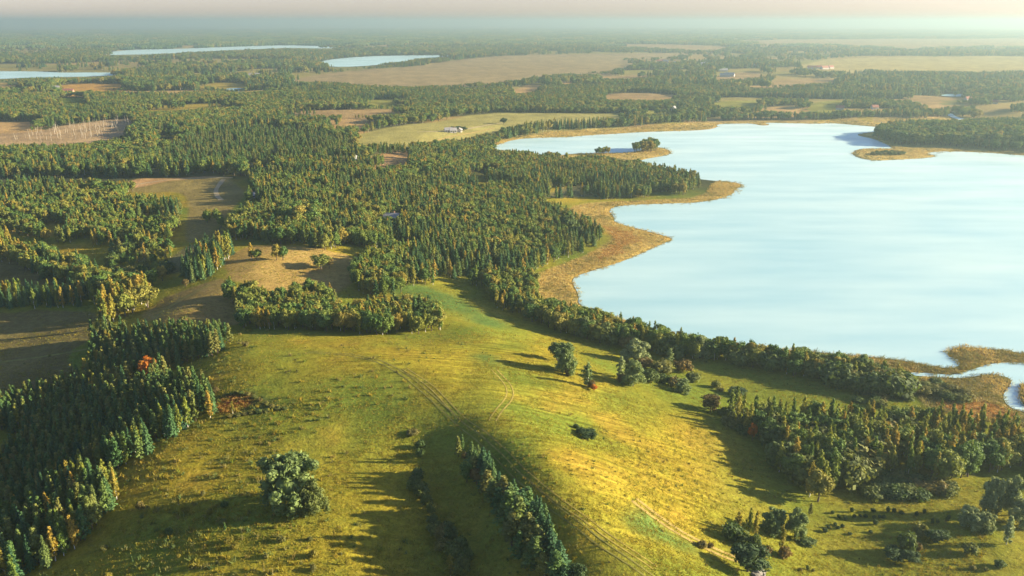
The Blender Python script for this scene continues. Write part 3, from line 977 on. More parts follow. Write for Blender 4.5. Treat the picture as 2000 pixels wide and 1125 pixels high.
# ------------------------------------------------------------------ woods (photo pixels at ground level)
ZONES = [
 # name, outline, mix, spacing m, height range m, slimness, labels by landmark
 ('pines', [(455,680),(430,698),(345,714),(320,734),(395,764),(425,812),(400,824),(350,852),(305,862),(295,891),(275,903),(225,923),(165,925),(165,945),(235,967),(237,986),(217,1008),(175,1043),(150,1076),(120,1096),(80,1118),(60,1165),
   (-260,1180),(-300,930),(-60,890),(40,905),(60,850),(0,850),(-300,850),(-300,830),(0,800),(150,758),(185,705),(170,665),(210,655),(280,662),(350,657),(445,662)],
  dict(pine=.72, spruce=.18, birch=.10), 2.55, (7.0, 10.5), 0.95,
  [(440,675,'at the far right corner of the left-hand pine wood'), (300,715,'around the bright orange tree in the left-hand wood'), (380,800,'beside the red marsh hollow'), (260,880,'on the sunlit middle edge of the pine wood'),
   (200,980,'in the lower lobe of the pine wood'), (40,1110,'in the bottom corner of the picture'), (120,850,'in the shaded heart of the pine wood'), (60,960,'in the shaded lower flank of the pine wood'), (110,1040,'behind the lower lobe of the pine wood'), (20,1030,'near the lower left picture edge'), (110,930,'above the lower lobe of the pine wood'), (330,760,'between the orange tree and the red hollow'), (200,800,'on the shaded middle slope of the pine wood'), (280,780,'behind the lit middle edge of the pine wood'), (20,820,'at the dark left border of the pine wood'), (200,700,'along the shaded back of the pine wood')]),
 ('clump', [(445,592),(500,602),(560,592),(620,582),(660,620),(740,616),(830,606),(880,640),(832,652),(740,660),(690,652),(600,647),(500,647),(465,642)],
  dict(pine=.25, broadleaf=.50, birch=.25), 3.5, (7, 11.5), 1.0,
  [(480,615,'in the left end of the wood behind the meadow crest'), (600,620,'in the middle of the wood behind the meadow crest'), (720,640,'in the dark straight front of the crest wood'), (850,635,'in the lit right end of the crest wood')]),
 ('clumpback', [(438,582),(470,573),(520,587),(545,600),(560,584),(600,572),(642,574),(664,602),(640,616),(560,600),(500,612),(462,606)], dict(broadleaf=.6, birch=.3, pine=.1), 4.2, (7, 12), 1.05,
  [(480,590,'in the ragged tongue above the crest wood'), (610,590,'in the leafy hump above the crest wood')]),
 ('strip', [(358,557),(362,520),(395,500),(450,488),(458,500),(432,530),(402,547)], dict(spruce=.7, birch=.3), 3.6, (9, 13), 1.0, [(400,520,'in the narrow lit strip of conifers left of the ochre clearing')]),
 ('hedge', [(-300,452),(0,468),(100,498),(180,528),(218,562),(202,584),(120,562),(60,534),(0,512),(-300,500)], dict(birch=.5, broadleaf=.4, spruce=.1), 3.8, (8, 12), 1.0, [(100,530,'in the slanting hedge line above the brown field'), (200,560,'at the lower end of the slanting hedge line')]),
 ('yellowclump', [(188,642),(200,592),(260,570),(312,572),(302,602),(250,622),(222,645)], dict(birch=.6, broadleaf=.4), 4.0, (11, 16), 1.05, [(210,630,'in the tall golden clump behind the pine wood'), (280,590,'at the back of the tall golden clump')]),
 ('row', [(-300,604),(0,602),(100,606),(186,601),(190,577),(100,580),(0,581),(-300,582)], dict(birch=.55, spruce=.45), 3.8, (8, 11), 1.0, [(90,590,'in the level row between the two brown fields')]),
 ('shore', [(1008,617),(1060,641),(1110,657),(1200,677),(1300,697),(1400,707),(1500,724),(1600,747),(1660,762),(1700,772),(1762,782),(1788,756),(1722,743),(1650,729),(1550,713),(1450,698),(1350,684),(1270,665),(1220,650),(1120,627),(1050,603)],
  dict(broadleaf=.55, birch=.25, willow=.05, shrub=.15), 3.3, (7.5, 11.5), 0.95,
  [(1040,620,'at the upper end of the lakeside tree line'), (1150,655,'in the lakeside tree line below the last reed spit'), (1300,685,'in the lakeside tree line behind the willow group'), (1450,705,'in the middle of the lakeside tree line'), (1600,735,'in the lakeside tree line along the dark field'), (1740,765,'in the golden end of the lakeside tree line')]),
 ('birches', [(1368,800),(1400,795),(1480,818),(1560,830),(1650,826),(1750,826),(1850,832),(1920,852),(2000,872),(2200,880),(2250,935),(2000,922),(1960,935),(1900,948),(1850,960),(1760,935),(1690,930),(1640,960),(1590,985),(1560,962),(1500,912),(1470,882),(1435,842)],
  dict(birch=.70, broadleaf=.22, shrub=.08), 3.8, (8.0, 12.5), 0.95,
  [(1400,810,'at the pointed end of the lower birch wood'), (1460,860,'around the small red tree in the birch wood'), (1540,850,'in the upper edge of the lower birch wood'), (1560,930,'at the rounded front of the birch wood'), (1650,870,'in the middle of the lower birch wood'), (1720,900,'beside the bare gap inside the birch wood'), (1800,860,'in the marsh-side part of the birch wood'), (1950,900,'at the dark right end of the birch wood')]),
 ('scrub', [(1640,962),(1700,932),(1780,938),(1870,952),(1850,972),(1800,976),(1720,980),(1650,980)], dict(shrub=1.0), 3.2, (2.5, 5.0), 1.5, [(1700,960,'in the shrub belt along the foot of the birch wood'), (1820,965,'at the right end of the shrub belt below the birch wood')]),
 ('marshscrub', [(1785,742),(1840,752),(1890,768),(1900,790),(1850,785),(1790,768),(1770,790),(1700,800),(1660,790),(1700,775),(1765,785)], dict(shrub=1.0), 3.8, (2.2, 4.5), 1.4, [(1840,765,'in the reed marsh beside the creek'), (1700,790,'between the dark field and the birch wood')]),
 ('scrub2', [(1395,800),(1480,818),(1500,900),(1440,850)], dict(shrub=1.0), 5.0, (2.5, 4.5), 1.3, [(1440,840,'under the pointed end of the birch wood')]),
 ('central', [(480,345),(520,320),(700,322),(800,318),(960,303),(1100,316),(1240,321),(1300,344),(1368,355),(1370,372),(1300,390),(1175,390),(1160,384),(1060,392),(1062,400),(1100,412),(1106,426),(1150,446),(1180,466),(1148,492),(1100,510),(1058,527),(1042,546),(1050,587),(1040,624),(1008,615),(965,604),(935,564),(862,555),(800,562),(760,588),(700,575),(688,547),(702,508),(610,487),(560,480),(447,472),(432,452),(440,430),(480,395),(500,380)],
  dict(spruce=.07, pine=.30, birch=.24, broadleaf=.39), 3.6, (6.5, 12), 1.1,
  [(520,440,'in the wood round the big leafy dome'), (900,520,'in the big lakeside forest above the meadow'), (740,550,'in the dark bulge of the big forest'), (1000,590,'where the big forest meets the lakeside tree line'), (1100,470,'in the forest edge by the ochre reed spit'), (1280,380,'on the wooded point of the lake')]),
 ('leftforest', [(-400,345),(228,372),(300,376),(350,382),(362,400),(345,470),(300,482),(200,500),(100,480),(0,450),(-400,430)], dict(spruce=.10, pine=.30, birch=.24, broadleaf=.36), 3.9, (6.5, 11.5), 1.1, [(200,430,'in the old forest beyond the slanting hedge')]),
 ('leftscrub', [(200,500),(300,482),(345,480),(330,540),(300,570),(230,560),(210,530)], dict(broadleaf=.4, birch=.3, shrub=.3), 5.5, (5, 10), 1.0, [(270,520,'in the shaded hollow beyond the slanting hedge')]),
 ('fieldcopse', [(400,430),(440,420),(440,450),(405,440)], dict(broadleaf=1.0), 6, (6, 9), 1.0, [(420,440,'in the small copse on the shaded lane field')]),
 ('point', [(1700,263),(1760,256),(1860,252),(1910,248.5),(2000,249),(2300,255),(2300,296),(2000,290),(1900,287),(1760,284),(1728,275)], dict(broadleaf=.75, spruce=.25), 5.5, (12, 17), 1.0, [(1850,270,'on the dark wooded point across the lake')]),
 ('isle', [(1232,299),(1280,297),(1285,290),(1262,289),(1240,296)], dict(broadleaf=1.0), 5.0, (11, 15), 1.0, [(1255,297,'on the tip of the reed spit in the lake')]),
 ('isle2', [(1163,303),(1188,302),(1188,299),(1163,300)], dict(broadleaf=1.0), 5.0, (7, 9), 1.0, [(1175,302,'in the small clump on the thin reed spit')]),
 ('northshore', [(985,273),(1030,263),(1066,256),(1130,252),(1210,249.5),(1250,247),(1378,238),(1378,234),(1250,242),(1130,247),(1060,251),(1010,259),(975,267)], dict(broadleaf=.4, birch=.35, spruce=.25), 5.0, (9, 14), 1.0, [(1150,250,'in the tree belt behind the far golden reeds')]),
 ('westbank', [(690,302),(760,294),(850,290),(900,284),(950,272),(982,275),(964,292),(950,302),(800,300),(720,306)], dict(broadleaf=.35, birch=.35, pine=.3), 4.6, (6, 10), 1.0, [(850,292,'in the belt below the farm pasture')]),
 ('northeast', [(1400,237),(1500,235),(1600,235),(1720,230),(1860,229),(1860,223),(1700,225),(1600,229),(1500,230),(1410,232)], dict(broadleaf=.7, birch=.3), 6.5, (8, 13), 1.1, [(1600,232,'in the hazy tree belt north of the lake')]),
 ('dome', [(553,445),(565,432),(592,424),(620,428),(626,446),(592,458)], dict(broadleaf=1.0), 5.0, (12, 15), 1.1, [(590,440,'in the big rounded clump of the forest')]),
 ('islescrub', [(1700,304),(1770,303),(1760,298),(1705,299)], dict(shrub=1.0), 4.0, (2.5, 4.5), 1.2, [(1730,300,'on the reed island below the wooded point')]),
]
wood_w = [gpoly(z[1]) for z in ZONES]

def hexpts(poly, s, jit=0.36):
    lo, hi = poly.min(0), poly.max(0)
    nx, ny = int((hi[0] - lo[0]) / s) + 2, int((hi[1] - lo[1]) / (s * 0.87)) + 2
    X, Y = np.meshgrid(np.arange(nx), np.arange(ny))
    P = np.column_stack([(lo[0] + (X + 0.5 * (Y % 2)) * s).ravel(), (lo[1] + Y * s * 0.87).ravel()])
    P += rng.uniform(-jit, jit, P.shape) * s
    return P[sdist(P, poly, 1) > 0]

def in_view(xy, z, mx=120, my=140):
    p = np.nan_to_num(to_px(xy, z), nan=-9999)
    return (p[:, 0] > -mx) & (p[:, 0] < 2000 + mx) & (p[:, 1] > -20) & (p[:, 1] < 1125 + my)

STANDOUT = ground([(293,742),(1469,860),(1113,456),(1387,803)])[:, :2]
BUCKET = {k: [] for k in MAKERS}      # rows: x, y, z, height, slim, zone, anchor, rot, variant
for zi, (zn, _, mix, sp, (h0, h1), slim, anchors) in enumerate(ZONES):
    P = hexpts(wood_w[zi], sp)
    P = P[sdist(P, wood_w[zi], 1) > 9.0 * np.clip(fbm(P, 13, 161 + zi, 2) - 0.48, 0, 1) * (0.4 if zn.startswith(('isle', 'row', 'strip', 'north', 'shore', 'west')) else 1.6)]
    for p_, c_ in open_w:
        if zn in ('central', 'leftforest'):
            P = P[sdist(P, p_, 5) < 0.5]
    d = water_sd(P)
    P = P[d > 2.0]
    if zn in ('central', 'leftforest'):
        P = P[(fbm(P, 26, 171) > 0.33)]
    z = height(P)
    keep = in_view(P, z, 260, 260)
    if zn in ('central', 'leftforest', 'hedge'):
        top = np.nan_to_num(to_px(P, z + 8.5), nan=-9999)
        for k in (7, 8, 30, 35, 36, 37):
            keep &= sdist(top, np.array(OPEN[k][0], float), 2) < 0
    P, z = P[keep], z[keep]
    for cx_, cy_ in STANDOUT:
        dx_, dy_ = P[:, 0] - cx_, P[:, 1] - cy_
        out_ = (np.abs(dx_) < 4.0) & (dy_ > -13) & (dy_ < 3.5)
        P, z = P[~out_], z[~out_]
    px = to_px(P, z)
    an = np.array([(a[0], a[1]) for a in anchors], float)
    ai = np.argmin(((px[:, None] - an[None]) ** 2).sum(2), 1)
    kinds = list(mix)
    pr = np.cumsum([mix[k] for k in kinds])
    # kinds grow in drifts, not evenly mixed
    u = 0.5 * rng.uniform(0, 1, len(P)) + 0.5 * np.clip((fbm(P, 38, 91 + zi) - 0.5) * 2.2 + 0.5, 0, 0.999)
    u = np.argsort(np.argsort(u)) / max(1, len(u))
    ki = np.searchsorted(pr, u * pr[-1] * 0.9999, side='right')
    hh = h0 + (h1 - h0) * np.clip(0.40 * rng.uniform(0, 1, len(P)) ** 1.5 + 0.75 * (fbm(P, 30, 131 + zi) - 0.2), 0, 1)
    for q in range(len(P)):
        BUCKET[kinds[min(ki[q], len(kinds) - 1)]].append((P[q, 0], P[q, 1], z[q], hh[q], slim * rng.uniform(0.85, 1.2) * (0.8 if zn in ('central', 'leftforest') and kinds[min(ki[q], len(kinds) - 1)] == 'broadleaf' else 1.0), zi, ai[q], rng.uniform(0, 6.28), rng.integers(0, 99)))

SEEN = [np.array(p, float) for p, _ in OPEN[:37]] + [np.array(p, float) for p in FAR_LAKES] + [np.array(p, float) for p in REED[:4]]
# the wider forest country, default cover above the middle of the picture
def country(r0, r1, s, seed):
    P = []
    w = math.radians(37)
    n = int((r1 ** 2 - r0 ** 2) * w / (s * s))
    a = rng.uniform(-w, w, n)
    r = np.sqrt(rng.uniform(r0 ** 2, r1 ** 2, n))
    P = np.column_stack([r * np.sin(a), r * np.cos(a)])
    d = water_sd(P)
    P = P[d > np.maximum(4, 0.004 * np.hypot(P[:, 0], P[:, 1]))]
    z = np.maximum(height(P), 0)
    px = np.nan_to_num(to_px(P, z), nan=-9999)
    ok = (px[:, 1] < 347) & (px[:, 0] > -150) & (px[:, 0] < 2150)
    ok &= ~((px[:, 0] > 480) & (px[:, 0] < 1000) & (px[:, 1] > 320))
    P, z, px = P[ok], z[ok], px[ok]
    ok = (clearing(P, px) < 0.5) | (fbm(P, 40, 43, 2) > 0.66)
    # only low young trees stand in front of the open land seen in the photo
    hmax = np.full(len(P), 99.0)
    jx, jy = fbm(P, 45, 311, 2), fbm(P, 60, 317, 2)
    for lo_, hi_ in ((0.0, 5.0), (5.0, 8.0), (8.0, 11.0), (11.0, 14.0), (14.0, 17.0)):
        top = np.nan_to_num(to_px(P, z + hi_), nan=-9999)
        top = top + np.column_stack([(jx - 0.5) * 50, (jy - 0.5) * 9])
        hit = np.zeros(len(P), bool)
        for poly in SEEN:
            hit |= sdist(top, poly, 2) > 0
        hmax = np.where(hit & (hmax > 90), lo_, hmax)
    ok &= hmax > 4
    for p_, _ in open_w:
        ok &= sdist(P, p_, 30) < -1.0
    for p_ in reed_w:
        ok &= sdist(P, p_, 10) < 0
    for wz in wood_w:
        ok &= sdist(P, wz, 5) < 0
    return P[ok], z[ok], px[ok], hmax[ok]
P, z, px, hm = country(560, 1500, 5.2, 1)
tallness = 7 + 7 * np.clip(0.3 * rng.uniform(0, 1, len(P)) ** 1.5 + 0.9 * (fbm(P, 90, 201) - 0.2), 0, 1)
tallness = np.minimum(tallness, hm)
young = sdist(P, gpoly([(300,330),(480,325),(700,310),(690,275),(560,250),(420,262),(310,290)], 1), 5) > 0
tallness[young] = np.minimum(hm[young], 6 + 2.5 * rng.uniform(0, 1, young.sum()))
kk = fbm(P, 90, 205) * 0.6 + 0.4 * rng.uniform(0, 1, len(P))
for q in range(len(P)):
    kd = 'spruce' if kk[q] < 0.30 else 'pine' if kk[q] < 0.43 else 'birch' if kk[q] < 0.51 else 'broadleaf'
    if young[q]:
        kd = 'pine'
    BUCKET[kd].append((P[q, 0], P[q, 1], z[q], tallness[q], 1.15 * rng.uniform(0.85, 1.25), -1, 0, rng.uniform(0, 6.28), rng.integers(0, 99)))
FAR_ROWS = {'spruce': [], 'broadleaf': []}
for r0, r1, s, f in ((1500, 2500, 8.5, 1.2), (2500, 4000, 14, 1.6)):
    P, z, px, hm = country(r0, r1, s, 2)
    kk = fbm(P, 160, 209) * 0.6 + 0.4 * rng.uniform(0, 1, len(P))
    hh = np.minimum(10 + 7 * rng.uniform(0, 1, len(P)), hm)
    for q in range(len(P)):
        BUCKET['spruce' if kk[q] < 0.36 else 'pine' if kk[q] < 0.46 else 'birch' if kk[q] < 0.54 else 'broadleaf'].append((P[q, 0], P[q, 1], z[q], hh[q], f * rng.uniform(0.9, 1.4), -1, 0, rng.uniform(0, 6.28), rng.integers(0, 99)))

# ------------------------------------------------------------------ instancing of what is past counting
def stuff_instances(name, label, protos, rows):
    """rows: x y z sx sz rot proto-index; protos: list of meshes"""
    pc = bpy.data.collections.new(name + '_kinds')
    for k, me in enumerate(protos):
        pc.objects.link(bpy.data.objects.new('%s_kind_%02d' % (name, k), me))
    rows = np.asarray(rows, float)
    me = bpy.data.meshes.new(name)
    me.vertices.add(len(rows))
    me.vertices.foreach_set('co', rows[:, :3].astype(np.float32).ravel())
    a = me.attributes.new('size', 'FLOAT_VECTOR', 'POINT')
    a.data.foreach_set('vector', np.column_stack([rows[:, 3], rows[:, 3], rows[:, 4]]).astype(np.float32).ravel())
    a = me.attributes.new('turn', 'FLOAT_VECTOR', 'POINT')
    a.data.foreach_set('vector', np.column_stack([0 * rows[:, 5], 0 * rows[:, 5], rows[:, 5]]).astype(np.float32).ravel())
    a = me.attributes.new('pick', 'INT', 'POINT')
    a.data.foreach_set('value', rows[:, 6].astype(np.int32))
    o = obj(name, me)
    ng = bpy.data.node_groups.new(name, 'GeometryNodeTree')
    ng.interface.new_socket('Geometry', in_out='INPUT', socket_type='NodeSocketGeometry')
    ng.interface.new_socket('Geometry', in_out='OUTPUT', socket_type='NodeSocketGeometry')
    N, L = ng.nodes.new, ng.links.new
    gi, go = N('NodeGroupInput'), N('NodeGroupOutput')
    ci = N('GeometryNodeCollectionInfo')
    ci.inputs['Collection'].default_value = pc
    ci.inputs['Separate Children'].default_value = True
    ci.inputs['Reset Children'].default_value = True
    ip_ = N('GeometryNodeInstanceOnPoints')
    ip_.inputs['Pick Instance'].default_value = True
    def named(n, t):
        x = N('GeometryNodeInputNamedAttribute')
        x.data_type = t
        x.inputs['Name'].default_value = n
        return x.outputs['Attribute']
    L(gi.outputs[0], ip_.inputs['Points'])
    L(ci.outputs[0], ip_.inputs['Instance'])
    L(named('pick', 'INT'), ip_.inputs['Instance Index'])
    L(named('turn', 'FLOAT_VECTOR'), ip_.inputs['Rotation'])
    L(named('size', 'FLOAT_VECTOR'), ip_.inputs['Scale'])
    L(ip_.outputs[0], go.inputs[0])
    md = o.modifiers.new('scatter', 'NODES')
    md.node_group = ng
    return tag(o, label, kind='stuff')

def joined(meshes, name):
    bm = bmesh.new()
    mats = []
    for me in meshes:
        k = len(bm.faces)
        bm.from_mesh(me)
        bm.faces.ensure_lookup_table()
        for f in bm.faces[k:]:
            f.material_index = len(mats)
        mats.append(me.materials[0])
    out = bpy.data.meshes.new(name)
    bm.to_mesh(out); bm.free()
    for m in mats:
        out.materials.append(m)
    return out

TREE_NAME = {'spruce': 'spruce_tree', 'pine': 'pine_tree', 'birch': 'birch_tree', 'broadleaf': 'broadleaf_tree', 'willow': 'willow_tree', 'shrub': 'shrub'}
TREE_CAT = {k: v.replace('_', ' ') for k, v in TREE_NAME.items()}
LOOK = {'spruce': 'dark conical spruce', 'pine': 'bushy green pine', 'birch': 'slender yellow-green birch', 'broadleaf': 'round leafy green tree', 'willow': 'pale willow', 'shrub': 'rounded green shrub'}
MASS = {'spruce': ('spruce_forest', 'dark spruce woods covering the middle distance and far country'), 'pine': ('pine_forest', 'green pine woods beyond the nearer trees'),
        'birch': ('birch_forest', 'yellow-green birches scattered through the far woods'), 'broadleaf': ('broadleaf_forest', 'leafy woods spreading to the hazy far country'),
        'shrub': ('undergrowth', 'low scrub among the farther trees'), 'willow': ('willow_thicket', 'pale willows among the lakeside trees')}

def plant(kd, loc, height_m, slim, rot, var, label, cat=None, group=None, mat=None, parts=True, name=None, width=None):
    pr = PROTO[kd][var % len(PROTO[kd])]
    root = bpy.data.objects.new(name or TREE_NAME[kd], None)
    root.empty_display_size = 0.5
    root.location = loc
    sz = height_m / pr['H']
    sx = sz * slim if width is None else width / (2 * pr['R'])
    root.scale = (sx, sx, sz)
    root.rotation_euler = (0, 0, rot)
    link(root)
    tag(root, label, cat or TREE_CAT[kd], group)
    c = bpy.data.objects.new('crown', pr['crown'])
    link(c, root)
    if mat:
        c.material_slots[0].link = 'OBJECT'
        c.material_slots[0].material = mat
    t = bpy.data.objects.new('trunk', pr['trunk'])
    link(t, root)
    return root

PICKN = {'spruce': 270, 'pine': 285, 'birch': 280, 'broadleaf': 260, 'willow': 40, 'shrub': 150}
ALL = []
for kd, rows in BUCKET.items():
    if not rows:
        continue
    R_ = np.array(rows, float)
    dist = np.hypot(R_[:, 0], R_[:, 1])
    p = np.nan_to_num(to_px(R_[:, :2], R_[:, 2] + 0.6 * R_[:, 3]), nan=-9999)
    vis = (p[:, 0] > 2) & (p[:, 0] < 1998) & (p[:, 1] > 0) & (p[:, 1] < 1120) & (R_[:, 5] >= 0)
    app = np.where(vis, R_[:, 3] / np.hypot(dist, CAM_H), -1)
    order = np.argsort(-app)
    sel = order[:PICKN[kd]]
    sel = sel[app[sel] > 0]
    rest = np.setdiff1d(np.arange(len(R_)), sel)
    groups = {}
    for q in sel:
        groups.setdefault((int(R_[q, 5]), int(R_[q, 6])), []).append(q)
    for (zi, ai), qs in groups.items():
        ph = ZONES[zi][6][ai][2]
        qs = sorted(qs, key=lambda q: p[q, 0])
        special = {}
        if len(qs) >= 3:
            tall = max(qs, key=lambda q: R_[q, 3])
            special[qs[0]] = 'leftmost'
            special[qs[-1]] = 'rightmost'
            if tall not in special:
                special[tall] = 'tallest'
            near = min(qs, key=lambda q: dist[q])
            if near not in special:
                special[near] = 'frontmost'
        for q in qs:
            base = LOOK[kd]
            lab = '%s %s %s' % (special[q], base, ph) if q in special else '%s %s' % (base, ph)
            r = R_[q]
            plant(kd, (r[0], r[1], r[2] - 0.05), r[3], r[4], r[7], int(r[8]), lab, group='%s, %s' % (TREE_CAT[kd] + 's', ph))
    if len(rest):
        rr = R_[rest]
        pm = [joined([q['crown'], q['trunk']], 'tree') for q in PROTO[kd]]
        Hs = np.array([q['H'] for q in PROTO[kd]])
        vi = rr[:, 8].astype(int) % len(pm)
        sz = rr[:, 3] / Hs[vi]
        stuff_instances(MASS[kd][0], MASS[kd][1], pm, np.column_stack([rr[:, 0], rr[:, 1], rr[:, 2], sz * rr[:, 4], sz, rr[:, 7], vi]))
    print(kd, len(sel), len(rest))

# far woods beyond four kilometres: whole groves
def grove(mat):
    g = Geo()
    for i in range(16):
        a, rr = i * 2.4, 26 * math.sqrt((i + 0.5) / 16)
        h = rng.uniform(9, 15)
        blob(g, np.array([rr * math.cos(a) * 1.3, rr * math.sin(a), h * 0.5]), np.array([6, 6, h * 0.55]), 24, 2.2, 0.5 + rng.normal() * 0.15, 0.8)
    return g.mesh('grove', mat)
gm = [grove(M['spruce']), grove(M['broadleaf']), grove(M['spruce']), grove(M['broadleaf'])]
rows = []
for r0, r1, s, f in ((4000, 6500, 36, 1.0), (6500, 12000, 75, 1.7)):
    P, z, px, hm = country(r0, r1, s, 3)
    for q in range(len(P)):
        rows.append((P[q, 0], P[q, 1], z[q], f * rng.uniform(0.8, 1.3), rng.uniform(0.8, 1.25), rng.uniform(0, 6.28), rng.integers(0, 4)))
stuff_instances('distant_forest', 'dark bands of forest fading into haze near the horizon', gm, rows)
print('groves', len(rows))

